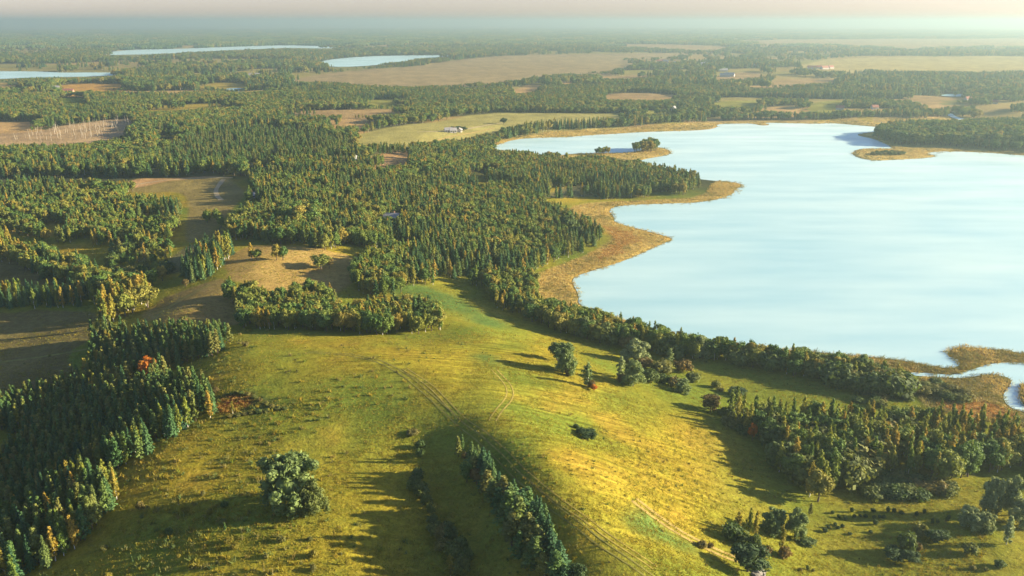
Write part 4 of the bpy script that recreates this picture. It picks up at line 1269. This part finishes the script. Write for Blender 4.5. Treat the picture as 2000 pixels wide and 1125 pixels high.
# ------------------------------------------------------------------ single trees and shrubs, each read off the photo: base x, y, height px, width px
OK_ = {'oak': ('broadleaf', M['darkoak'], 'broadleaf_tree', 'broadleaf tree'), 'rust': ('shrub', M['rusty'], 'shrub', 'shrub'), 'maple': ('broadleaf', M['autumn'], 'maple_tree', 'maple tree'),
       'yel': ('birch', M['yellow'], 'birch_tree', 'birch tree'), 'gorse': ('shrub', M['yellow'], 'shrub', 'shrub'), 'rusttree': ('broadleaf', M['rusty'], 'broadleaf_tree', 'broadleaf tree'),
       'juniper': ('shrub', M['darkoak'], 'juniper_bush', 'bush'), 'olive': ('willow', M['shrub'], 'broadleaf_tree', 'broadleaf tree'), 'col': ('birch', M['willow'], 'willow_tree', 'willow tree')}
SINGLES = [
 ('willow',570,994,130,116,'huge silvery willow alone on the near meadow'), ('olive',614,1004,66,52,'olive-brown leafy tree leaning against the huge silvery willow'), ('gorse',584,990,40,26,'small yellow bush between the two big meadow trees'),
 ('oak',1088,704,36,32,'dark round tree at the back of the meadow pair'), ('willow',1105,728,56,44,'silvery tree in front of the dark round meadow tree'), ('rust',1111,734,18,14,'little brown shrub at the foot of the silvery meadow tree'),
 ('col',1147,755,42,26,'narrow silvery tree right above the tiny scarlet bush'), ('rust',1156,758,20,14,'small brown shrub touching the scarlet bush'), ('maple',1160,763,15,14,'tiny scarlet bush at the end of the meadow trees'),
 ('willow',1240,706,40,46,'tallest pale willow of the meadow willow group'), ('col',1212,738,34,22,'slim pale tree at the left of the willow group'), ('willow',1236,753,44,38,'broad pale willow at the front of the willow group'), ('rust',1216,748,20,18,'brownish bush at the left foot of the willow group'),
 ('rust',1262,716,20,30,'brown bush between the two big pale willows'), ('shrub',1270,746,28,34,'rounded shrub right of the broad pale willow'), ('shrub',1292,728,26,42,'olive shrub in the middle of the willow group'), ('rust',1333,724,26,32,'rust-tinted shrub at the back right of the willow group'),
 ('col',1308,707,22,18,'small pale willow poking above the rust-tinted shrub'), ('shrub',1295,747,18,24,'low shrub in front of the olive one in the willow group'), ('willow',1333,766,24,30,'low pale willow at the right front of the willow group'), ('shrub',1316,755,22,26,'shrub tucked behind the low pale willow'), ('shrub',1352,745,20,28,'outermost right shrub of the willow group'),
 ('shrub',1398,757,17,19,'lone bush on the edge of the dark field'), ('shrub',1407,764,10,14,'smaller bush just below the lone edge bush'), ('oak',1440,771,16,32,'flat-topped dark bush on the dark field'), ('shrub',1396,780,14,17,'grey-green bush just above the orange tree'),
 ('rusttree',1387,803,34,32,'orange-brown round tree at the tip of the birch wood'), ('maple',1469,860,34,14,'small red tree at the left edge of the birch wood'),
 ('oak',1148,857,20,30,'low dark bush alone on the sunny slope'), ('juniper',1134,846,14,20,'flat bush trailing above the dark slope bush'), ('juniper',1125,836,10,12,'topmost small bush of the slope thicket'),
 ('yel',1441,1037,34,18,'yellow birch at the back of the lower thicket'), ('birch',1462,1046,46,16,'left of two thin birches in the lower thicket'), ('birch',1475,1049,44,16,'right of two thin birches in the lower thicket'), ('shrub',1428,1052,38,40,'dark spreading shrub at the left of the lower thicket'),
 ('shrub',1452,1066,32,34,'lit rounded shrub at the front of the lower thicket'), ('shrub',1475,1074,34,22,'tall narrow shrub above the dark oak'), ('willow',1510,1040,46,46,'round hazy willow in the lower thicket'), ('willow',1552,1048,54,38,'upright willow at the right of the lower thicket'),
 ('yel',1525,1080,46,18,'pointed yellow-green tree in front of the upright willow'), ('rust',1532,1087,24,26,'russet bush under the pointed yellow-green tree'), ('rust',1478,1086,20,20,'red-brown bush beside the dark oak'), ('rust',1497,1078,15,24,'low red-brown bush in the gap of the lower thicket'),
 ('oak',1460,1116,56,62,'big dark round oak above the pale stones'), ('shrub',1372,1069,17,20,'lone bush beside the sandy track'), ('rust',1388,1069,12,12,'tiny red-brown bush beside the sandy track'), ('pine',1582,1007,22,9,'thin young pine standing before the birch wood'), ('shrub',1576,1062,14,34,'low grass-green bush right of the upright willow'),
 ('shrub',1768,1078,50,32,'tallest bush of the lower right bush group'), ('oak',1744,1092,26,38,'dark bush at the left of the lower right bush group'), ('oak',1776,1097,24,30,'dark bush at the front of the lower right bush group'), ('rust',1791,1076,22,20,'brownish bush at the right of the tallest bush'),
 ('shrub',1797,1046,32,30,'back bush of the lower right bush group'), ('oak',1825,1059,26,34,'round bush right of the back bush'), ('oak',1841,1054,20,24,'rightmost round bush of the lower right bush group'),
 ('shrub',1893,1081,28,28,'lone rounded bush below the right-hand willows'), ('shrub',1952,1106,16,22,'small pale bush near the lower right corner'),
 ('willow',1932,1006,72,36,'left of the two tall billowing willows'), ('willow',1972,1006,74,38,'right of the two tall billowing willows'), ('willow',1898,1030,40,48,'round willow left of the tall billowing willows'), ('willow',1924,1036,36,34,'middling willow under the left tall willow'), ('shrub',1922,1042,15,20,'small bush at the foot of the willows'),
 ('col',1965,1063,50,27,'columnar willow in front of the tall billowing willows'), ('willow',1992,1026,50,42,'willow cut by the right picture edge'),
 ('oak',984,243,13,12,'lone dark tree on the far pasture'), ('oak',884,256,9,10,'left dark tree behind the white farm'), ('oak',895,257,11,12,'middle dark tree behind the white farm'), ('oak',906,256,9,12,'right dark tree behind the white farm'),
 ('birch',491,506,28,16,'left tree of the pair on the ochre clearing'), ('broadleaf',502,508,22,20,'leafy bush under the left clearing tree'), ('broadleaf',541,508,30,18,'bright bushy tree in the middle of the ochre clearing'), ('broadleaf',553,508,28,18,'second bushy tree in the middle of the ochre clearing'),
 ('broadleaf',627,525,30,36,'broad dark tree at the right of the ochre clearing'), ('rusttree',643,524,22,14,'russet tree beside the broad dark clearing tree'), ('rusttree',363,560,15,12,'rust-coloured bush at the foot of the conifer strip'), ('rusttree',313,492,17,20,'pale brownish tree in the dark hollow'),
 ('maple',293,742,48,28,'bright orange tree glowing at the pine wood edge'),
 ('willow',1113,456,34,32,'silver-white willow at the forest edge by the lake'), ('willow',1127,464,24,24,'smaller silver willow beside the silver-white one'),
 ('birch',411,816,46,18,'tall tree at the left rim of the red marsh hollow'), ('yel',455,808,22,10,'small yellow tree inside the red marsh hollow'), ('rust',400,770,12,12,'left brown bush above the red marsh hollow'), ('rust',421,766,13,13,'right brown bush above the red marsh hollow'),
 ('yel',880,1124,36,22,'yellow-green birch at the bottom of the shady shrub row'), ('gorse',908,1130,18,18,'yellow bush at the bottom of the shady shrub row'), ('shrub',805,848,10,26,'flat dark bush at the head of the dry gully'), ('shrub',480,676,12,14,'small bush beside the far corner of the pine wood'),
 ('pine',895,892,36,14,'first thin pine at the head of the ravine'), ('pine',903,882,30,10,'second thin pine at the head of the ravine'), ('rust',907,894,13,13,'pinkish bush at the head of the ravine'),
 ('broadleaf',912,942,40,24,'leafy tree at the upper left of the ravine row'), ('rusttree',931,946,34,26,'brownish tree in the upper ravine row'), ('yel',1018,976,22,20,'yellow bushy tree in the middle of the ravine row'),
 ('oak',1127,1137,36,32,'dark tree at the bottom end of the ravine row'), ('broadleaf',1062,1124,40,38,'rounded tree near the bottom of the ravine row'), ('pine',1026,1110,30,18,'small pale pine at the bottom left of the ravine row'),
]
GROUPED = [  # (kind, label, group, category, list of x, y, h, w)
 ('spruce', 'dark spruce on the steep side of the ravine', 'ravine spruces', None, [(922,908,34,15),(934,914,34,15),(944,924,38,17),(955,932,38,16),(963,944,34,11),(1004,990,40,16),(1055,1035,46,16),(1064,1050,48,17),(1071,1066,46,17),(1048,1022,40,15),(940,935,30,18),(975,955,26,14),(928,922,34,20),(950,946,36,22),(996,1000,44,24),(1020,1012,44,24),(1040,1040,46,26),(1058,1066,48,26),(1075,1096,48,26),(1092,1120,48,26)]),
 ('pine', 'bushy lit pine in the row along the ravine', 'ravine pines', None, [(963,988,40,30),(984,990,46,32),(993,1042,62,38),(1012,1052,62,38),(1033,1074,54,40),(1030,1000,38,30),(1076,1084,44,24),(1090,1110,40,26),(1012,1020,40,26),(975,1005,40,32),(1050,1090,48,36),(1000,1066,50,36),(1045,1112,48,36),(952,968,38,28),(925,930,30,22),(1015,1090,40,30),(1085,1140,48,36)]),
 ('shrub', 'dark round willow bush in the shady row left of the ravine', 'shady shrub row', None, [(820,874,17,17),(822,890,17,18),(816,936,24,24),(808,956,24,26),(822,966,26,32),(812,945,20,22),(833,986,24,20),(842,1000,20,18),(850,1041,27,28),(862,1052,30,28),(880,1056,30,30),(864,1072,26,28),(886,1086,34,36),(900,1076,30,28),(911,1096,30,28),(904,1112,28,30),(893,1120,24,24),(846,1020,18,20),(875,1036,20,22)]),
 ('juniper', 'little dark juniper dotting the pasture below the birch wood', 'pasture junipers', 'bush', [(1626,1003,9,9),(1638,1011,10,9),(1652,1015,11,10),(1668,1011,10,10),(1680,1009,8,8),(1690,1010,9,9),(1707,1013,10,10),(1718,1011,8,9),(1726,1011,9,9),(1709,1024,15,12),(1631,1026,9,9),(1618,1031,9,9),(1611,1039,12,13),(1645,1029,9,9),(1637,1033,9,9),(1664,1000,13,8),(1705,1000,11,12),(1734,1000,17,9),(1746,1001,14,10),(1760,1003,9,12),(1790,1007,13,9),(1805,1003,14,9),(1821,1022,15,8),(1830,1021,13,8),(1850,1018,15,9),(1853,1012,10,8),(1700,1040,8,10),(1660,1044,8,10)]),
 ('shrub', 'small green bush on the rim of the red marsh hollow', 'red hollow rim bushes', None, [(462,768,9,12),(472,770,10,14),(484,772,9,13),(497,778,10,15),(509,783,9,13),(520,789,9,14),(531,795,10,14),(543,800,11,15),(556,800,9,13),(520,804,8,13),(505,806,11,16),(492,808,10,15),(478,811,9,14),(466,813,9,14),(450,815,9,14)]),
 ('shrub', 'little bush on the strip below the willows', 'corner bushes', None, [(1900,1112,12,14),(1926,1115,11,12),(1577,1112,12,8),(1563,1115,9,10),(1588,1116,8,8)]),
]
def place(px_, py_, hp, wp):
    g_ = gpt(px_, py_)
    depth = g_[1] * CP - (g_[2] - CAM_H) * SP
    dep = math.atan2(CAM_H - g_[2], math.hypot(g_[0], g_[1]))
    W = wp * depth / F_PX
    H = (hp * depth / F_PX - 0.30 * W * math.sin(dep)) / math.cos(dep)
    return g_, max(H, 0.35 * W), W

def put(kd, x, y, hp, wp, label, group=None, cat=None):
    g_, H, W = place(x, y, hp, wp)
    kind, mat, nm, ct = OK_[kd] if kd in OK_ else (kd, None, TREE_NAME[kd], TREE_CAT[kd])
    return plant(kind, (g_[0], g_[1], g_[2] - 0.05), H, 1, rng.uniform(0, 6.28), int(rng.integers(0, 99)), label, cat or ct, group, mat, name=nm, width=W)
gcache([(q[1], q[2]) for q in SINGLES] + [(p_[0], p_[1]) for q in GROUPED for p_ in q[4]])
for kd, x, y, hp, wp, lab in SINGLES:
    e_ = 1.0 if hp > 80 or kd == 'maple' and hp < 20 else 1.32 if 1195 < x < 1360 and 695 < y < 770 else 1.2
    put(kd, x, y, hp * e_, wp * e_, lab)
for kd, lab, grp, ct, pts in GROUPED:
    for x, y, hp, wp in pts:
        e_ = 1.45 if grp.startswith('ravine') else 1.3 if grp == 'shady shrub row' else 1.0
        put(kd, x, y, hp * e_, wp * e_ * (1.45 if grp == 'ravine spruces' else 1.0), lab, grp, ct)

# saplings dotted over the near meadow, every one with its long shadow
sap = gpoly([(170,1110),(240,1000),(330,930),(480,1010),(700,1020),(720,1100),(640,1180),(200,1180)], 1)
sp_ = hexpts(sap, 7.0, 0.5)
sp_ = sp_[rng.permutation(len(sp_))[:70]]
spz = height(sp_)
for (x, y), z_ in zip(sp_, spz):
    kd = random.choice(['shrub', 'shrub', 'pine', 'birch'])
    m_ = M['yellow'] if rng.uniform() < 0.4 else None
    plant(kd, (x, y, z_ - 0.05), rng.uniform(0.9, 2.3), 0.8 if kd == 'shrub' else 1.1, rng.uniform(0, 6.28), int(rng.integers(0, 99)),
          'small yellow sapling on the near meadow' if m_ else 'small green sapling on the near meadow', 'sapling', 'yellow meadow saplings' if m_ else 'green meadow saplings', m_, name='sapling')

# pale bare trunks standing in the far swamp
def dead_mesh(k):
    H = 11.0
    V, F = [], []
    me = trunk_mesh('dead_tree', H, 0.22, M['deadwood'], [(H * rng.uniform(.4, .85), rng.uniform(0, 6.28), rng.uniform(.8, 1.6), rng.uniform(.2, 1.0)) for _ in range(7)], 0.2, 4, 5)
    return me
dead = [dead_mesh(k) for k in range(4)]
swamp = gpoly([(10,270),(60,262),(110,252),(240,236),(258,240),(246,258),(180,270),(120,277),(20,276)], 1)
dp = hexpts(swamp, 13.0, 0.5)
dp = dp[rng.permutation(len(dp))[:170]]
dz = height(dp)
for q in range(len(dp)):
    o = obj('dead_tree', dead[q % 4], None, (dp[q, 0], dp[q, 1], dz[q]))
    s_ = rng.uniform(0.7, 1.25)
    o.scale = (s_ * 0.9, s_ * 0.9, s_ * rng.uniform(0.5, 0.95))
    o.rotation_euler = (rng.normal() * 0.09, rng.normal() * 0.09, rng.uniform(0, 6.28))
    tag(o, 'bare pale dead trunk standing in the far swamp', 'dead tree', 'dead trunks in the swamp')

# ------------------------------------------------------------------ farm tracks, worn into the meadow
def ribbon(name, pts, width, mat, label, off=0.0, lift=0.07, n=14):
    P = ground(pts)[:, :2]
    d = np.concatenate([[0], np.cumsum(np.hypot(*np.diff(P, axis=0).T))])
    m = max(8, int(d[-1] / 2.0))
    t = np.linspace(0, d[-1], m)
    C = np.column_stack([np.interp(t, d, P[:, 0]), np.interp(t, d, P[:, 1])])
    for _ in range(6):
        C[1:-1] = (C[:-2] + 2 * C[1:-1] + C[2:]) / 4
    T = np.gradient(C, axis=0)
    T /= np.linalg.norm(T, axis=1, keepdims=True)
    Nn = np.column_stack([-T[:, 1], T[:, 0]])
    w = width * (0.75 + 0.5 * fbm(C, 9, 301, 2))
    L_, R_ = C + Nn * (off + w[:, None] / 2), C + Nn * (off - w[:, None] / 2)
    allp = np.vstack([L_, R_])
    z_ = height(allp) + lift
    k = len(C)
    F = np.array([[i, k + i, k + i + 1, i + 1] for i in range(k - 1)])
    return F, np.column_stack([allp, z_])
M['rut'] = plain_mat('worn_rut', (0.180, 0.165, 0.028), 0.95, 0.35, 0.35)
M['rutpale'] = plain_mat('dry_rut', (0.255, 0.205, 0.035), 0.95, 0.3, 0.35)
M['sand'] = plain_mat('sandy_lane', (0.29, 0.215, 0.055), 0.95, 0.25, 0.3)
M['chalk'] = plain_mat('pale_lane', (0.33, 0.26, 0.13), 0.95, 0.15, 0.2)
TR = [
 ('farm_track', [(600,688),(680,692),(740,705),(800,738),(850,782),(900,830),(950,868),(1010,930),(1080,992),(1160,1052),(1250,1112),(1300,1150)], 0.34, 'rut', 'worn wheel tracks running along the meadow ridge', (-0.8, 0.8)),
 ('farm_track', [(790,720),(840,752),(905,822),(960,860),(1030,930),(1100,985),(1190,1050),(1280,1110)], 0.32, 'rutpale', 'dry paler wheel tracks beside the ridge tracks', (-0.7, 0.7)),
 ('farm_track', [(965,722),(988,745),(1000,765),(992,785),(975,800),(962,822)], 0.4, 'rutpale', 'curved wheel tracks bending over the ridge', (-0.9, 0.9)),
 ('farm_track', [(1240,975),(1290,1015),(1340,1048),(1390,1072),(1440,1092)], 1.0, 'sand', 'sandy track slanting down to the dark oak', (-1.3, 0.6)),
 ('farm_track', [(995,1050),(1040,1075),(1080,1110),(1110,1140)], 0.4, 'rutpale', 'faint path above the bottom of the ravine', (0.0,)),
 ('lane', [(437,350),(430,358),(423,368),(421,376),(425,384),(432,391)], 3.2, 'chalk', 'pale curving lane on the shaded far field', (0.0,)),
 ('lane', [(262,361),(300,355),(350,350),(400,348),(455,347)], 2.2, 'chalk', 'thin pale lane across the top of the far field', (0.0,)),
 ('lane', [(815,257.5),(850,257),(890,254),(960,243),(980,240)], 3.0, 'chalk', 'pale lane leading past the white farm', (0.0,)),
 ('lane', [(840,276),(880,266),(930,258),(965,250)], 3.5, 'sand', 'sandy lane below the white farm', (0.0,)),
 ('farm_track', [(300,625),(345,590),(380,572),(410,556)], 0.8, 'rutpale', 'faint track over the ochre slope behind the pine wood', (-0.7, 0.7)),
 ('farm_track', [(0,708),(60,700),(130,690),(185,678)], 1.2, 'rut', 'dark ditch line across the lower brown field', (0.0,)),
]
for nm, pts, w_, mt, lab, offs in TR:
    VV, FF, n0 = [], [], 0
    for of in offs:
        F, V = ribbon(nm, pts, w_, M[mt], lab, of)
        VV.append(V); FF.append(F + n0); n0 += len(V)
    tag(obj(nm, mesh_np(nm, np.vstack(VV), np.vstack(FF), M[mt], True)), lab, kind='structure')

# ------------------------------------------------------------------ farmhouses
def house(x, y, L_, W_, H_, rot, label, wall='wall', roof='roof_grey', group=None, parts=True):
    g_ = gpt(x, y)
    root = bpy.data.objects.new('house', None)
    root.location = (g_[0], g_[1], g_[2] - 0.1)
    root.rotation_euler = (0, 0, rot)
    link(root)
    tag(root, label, 'house', group)
    rh = W_ * 0.45
    l, w = L_ / 2, W_ / 2
    V = [(-l,-w,0),(l,-w,0),(l,w,0),(-l,w,0),(-l,-w,H_),(l,-w,H_),(l,w,H_),(-l,w,H_),(-l,0,H_+rh),(l,0,H_+rh)]
    me = bpy.data.meshes.new('wall')
    me.from_pydata(V, [], [(0,1,5,4),(2,3,7,6),(1,2,6,9,5),(3,0,4,8,7)])
    me.materials.append(M[wall])
    obj('wall', me, root)
    e = 0.5
    t = 0.22
    rz = H_ - e * rh / w
    V = []
    for s_ in (-1, 1):
        V += [(-l-e, s_*(w+e), rz+0.03), (l+e, s_*(w+e), rz+0.03), (l+e, 0, H_+rh+0.03), (-l-e, 0, H_+rh+0.03)]
        V += [(a, b, c + t) for a, b, c in V[-4:]]
    F = []
    for k in (0, 8):
        F += [(k,k+1,k+2,k+3),(k+4,k+7,k+6,k+5),(k,k+4,k+5,k+1),(k+1,k+5,k+6,k+2),(k+3,k+7,k+4,k)]
    me = bpy.data.meshes.new('roof')
    me.from_pydata(V, [], F)
    me.materials.append(M[roof])
    rf = obj('roof', me, root)
    def box(name, c, d, mat, par):
        bm = bmesh.new()
        bmesh.ops.create_cube(bm, size=1)
        for v in bm.verts:
            v.co = Vector((v.co.x * d[0] + c[0], v.co.y * d[1] + c[1], v.co.z * d[2] + c[2]))
        m = bpy.data.meshes.new(name)
        bm.to_mesh(m); bm.free()
        m.materials.append(M[mat])
        return obj(name, m, par)
    if parts:
        box('chimney', (l * 0.3, 0.3, H_ + rh + 0.3), (0.7, 0.7, 1.6), 'brickwall', rf)
        for fx in (-0.6, 0.0, 0.6):
            if fx == 0:
                box('door', (0, -w - 0.04, 1.05), (1.1, 0.1, 2.1), 'post', root)
            else:
                box('window', (fx * l, -w - 0.04, 1.7), (1.3, 0.1, 1.2), 'pane', root)
    return root
vil = [(1290,122),(1300,123),(1322,126),(1332,126.5),(1468,131),(1478,130),(1486,129.5),(1500,130.5),(1586,134.5),(1598,134),(1610,135),(1622,134),(1376,127),(1412,140),(1416,150),(1424,149),(1942,203),(1705,206),(1708,213),(1890,196),(1640,214),(1000,185)]
gcache(vil + [(876,258),(885,259),(898,258),(766,432),(693,318),(108,178),(133,183),(497,150),(1316,218),(1335,222),(491,387),(236,48)])
house(876, 258, 8, 5, 2.6, 0.2, 'long white barn at the left of the pasture farm')
house(885, 259, 7, 5, 2.8, 0.3, 'white farmhouse in front of the dark farm trees')
house(898, 258, 5, 4, 3.0, 1.3, 'narrow white shed among the dark farm trees')
house(766, 432, 9, 5, 2.6, -0.1, 'pale-roofed house in a clearing of the big forest')
house(693, 318, 6, 5, 3.0, 1.1, 'white-gabled house at the corner of the sandy clearing')
house(108, 178, 14, 9, 5, 0.3, 'white house beside the far golden field')
house(133, 183, 18, 9, 4, 0.1, 'dark-roofed farmhouse below the far golden field', 'brickwall', 'roof_red')
house(497, 150, 22, 9, 4, 0.1, 'long white farm building beside the far beige field')
house(1316, 218, 5, 5, 5, 0.9, 'bright tall house in the woods above the lake')
house(1335, 222, 7, 5, 3, 0.2, 'small pale house in the woods above the lake')
house(491, 387, 4.5, 3.5, 2.2, 0.5, 'small white hut at the edge of the lane field')
for k, (x, y) in enumerate(vil):
    house(x, y, rng.uniform(14, 26) if k < 16 else rng.uniform(8, 11), 9 if k < 16 else 6, 4 if k < 16 else 3, rng.uniform(-0.5, 0.5), 'tiny white house in the hazy far village' if k < 16 else 'tiny pale house among the hedges across the lake', 'wall', random.choice(['roof_grey', 'roof_red']), 'far village houses' if k < 16 else 'houses across the lake', parts=False)
house(236, 48.0, 120, 60, 14, 0.0, 'white works building on the horizon', parts=False)

# pale stones below the dark oak
def rock_mesh():
    bm = bmesh.new()
    bmesh.ops.create_icosphere(bm, subdivisions=2, radius=1)
    for v in bm.verts:
        v.co *= 1 + rng.normal() * 0.10
        v.co.z *= 0.65
    m = bpy.data.meshes.new('stone')
    bm.to_mesh(m); bm.free()
    m.materials.append(M['stone'])
    return m
rk = [rock_mesh() for _ in range(3)]
for k, (x, y, s_) in enumerate([(1474,1117,.9),(1480,1121,1.1),(1487,1118,.9),(1483,1126,.8),(1490,1123,.7),(1478,1127,1.0),(1471,1123,.6),(1493,1117,.5),(1486,1131,.9)]):
    g_ = gpt(x, y)
    o = obj('stone', rk[k % 3], None, (g_[0], g_[1], g_[2] + 0.2 * s_))
    o.scale = (s_, s_ * 0.8, s_ * 0.8)
    o.rotation_euler = (0, 0, k * 1.3)
    tag(o, 'pale boulder in the heap below the dark oak', 'stone', 'stone heap')

# ------------------------------------------------------------------ grass, weeds and reeds
def tuft(name, mat, n, h, spread, wd):
    c = np.column_stack([rng.normal(size=n) * spread, rng.normal(size=n) * spread, np.zeros(n)])
    d = np.column_stack([rng.normal(size=n) * 0.35, rng.normal(size=n) * 0.35, np.ones(n)]) * (h * rng.uniform(0.6, 1.2, n))[:, None]
    a = rng.uniform(0, 6.28, n)
    s_ = np.column_stack([np.cos(a), np.sin(a), np.zeros(n)]) * wd
    V = np.stack([c - s_, c + s_, c + s_ * 0.4 + d, c - s_ * 0.4 + d], 1).reshape(-1, 3)
    F = np.arange(4 * n).reshape(-1, 4)
    return mesh_np(name, V, F, mat, False, np.clip(0.5 + rng.normal(size=n) * 0.2, 0, 1))

def scatter_meadow(n, r0, r1):
    w = math.radians(35)
    a = rng.uniform(-w, w, n)
    r = r0 * (r1 / r0) ** rng.uniform(0, 1, n)
    P = np.column_stack([r * np.sin(a), r * np.cos(a)])
    d = water_sd(P)
    P = P[d > 6]
    z_ = height(P)
    ok = in_view(P, z_, 30, 60)
    P, z_ = P[ok], z_[ok]
    ok = np.ones(len(P), bool)
    for zz, wz in zip(ZONES, wood_w):
        if zz[0] in ('pines', 'clump', 'birches', 'central', 'shore'):
            ok &= sdist(P, wz, 5) < 1
    for wz in reed_w:
        ok &= sdist(P, wz, 5) < 0
    return P[ok], z_[ok]
gt = [tuft('grass', M['grass'], 9, 0.20, 0.30, 0.05) for _ in range(4)]
P, z_ = scatter_meadow(100000, 125, 470)
dn = fbm(P, 16, 401)
ok = rng.uniform(0, 1, len(P)) < sstep(dn, 0.28, 0.6) * 0.9 + 0.1
P, z_, dn = P[ok], z_[ok], dn[ok]
sc_ = rng.uniform(0.5, 1.25, len(P)) * (0.6 + 0.8 * dn)
stuff_instances('grass', 'tufted yellow-green grass over the meadow', gt, np.column_stack([P, z_ - 0.03, sc_ * 1.2, sc_, rng.uniform(0, 6.28, len(P)), rng.integers(0, 4, len(P))]))
wt = [tuft('weeds', M[m_], 16, 0.75, 0.28, 0.09) for m_ in ('grass', 'green_reed', 'grass', 'shrub')]
P, z_ = scatter_meadow(6500, 125, 330)
dn = fbm(P, 30, 411)
ok = rng.uniform(0, 1, len(P)) < sstep(dn, 0.35, 0.65)
P, z_ = P[ok], z_[ok]
left = to_px(P, z_)[:, 0] < 800
sc_ = rng.uniform(0.4, 1.2, len(P)) * np.where(left, 1.0, 0.6)
stuff_instances('weeds', 'taller tufts of weeds scattered on the meadow', wt, np.column_stack([P, z_ - 0.03, sc_, sc_, rng.uniform(0, 6.28, len(P)), rng.integers(0, 4, len(P))]))
rt = [tuft('reeds', M['reed'], 14, 1.3, 0.5, 0.10), tuft('reeds', M['reed'], 14, 1.6, 0.5, 0.10), tuft('reeds', M['green_reed'], 14, 1.4, 0.5, 0.10), tuft('reeds', M['rust_reed'], 14, 1.1, 0.5, 0.12)]
rows = []
for k, poly in enumerate(reed_w):
    r_ = np.hypot(*poly.mean(0))
    s_ = 1.5 if k in (5, 6, 7) else 2.0 if k == 4 else 4.5
    P = hexpts(poly, s_, 0.5)
    P = P[np.nan_to_num(to_px(P, 0), nan=-9999)[:, 0] < 2060]
    wd_ = water_sd(P)
    P = P[wd_ > -0.5 - 7.0 * rng.uniform(0, 1, len(P)) ** 4]
    z_ = np.maximum(height(P), 0)
    rust = np.zeros(len(P), bool)
    for rp in rust_w:
        rust |= sdist(P, rp, 5) + (fbm(P, 9, 421) - 0.5) * 12 > 0
    g_ = (fbm(P, 12, 425) > (0.40 if k in (5, 6) else 0.56))
    pk = np.where(rust, 3, np.where(g_, 2, rng.integers(0, 2, len(P))))
    f = 1.0 if s_ < 3 else 1.8
    for q in range(len(P)):
        u_ = rng.uniform(0.6, 1.15)
        rows.append((P[q, 0], P[q, 1], z_[q] - 0.05, u_ * f * 1.1, u_ * (0.5 if s_ < 3 else 0.6), rng.uniform(0, 6.28), pk[q]))
for poly in marsh_w:
    P = hexpts(poly, 1.3, 0.5)
    z_ = height(P)
    for q in range(len(P)):
        u_ = rng.uniform(0.25, 0.5)
        rows.append((P[q, 0], P[q, 1], z_[q] - 0.05, u_ * 1.2, u_, rng.uniform(0, 6.28), 3))
P = hexpts(islet_w, 1.5, 0.4)
for q in range(len(P)):
    rows.append((P[q, 0], P[q, 1], 0.3, 1.0, 0.8, rng.uniform(0, 6.28), rng.integers(0, 3)))
stuff_instances('reeds', 'golden reeds and sedge along the lake shore', rt, rows)
print('reeds', len(rows))
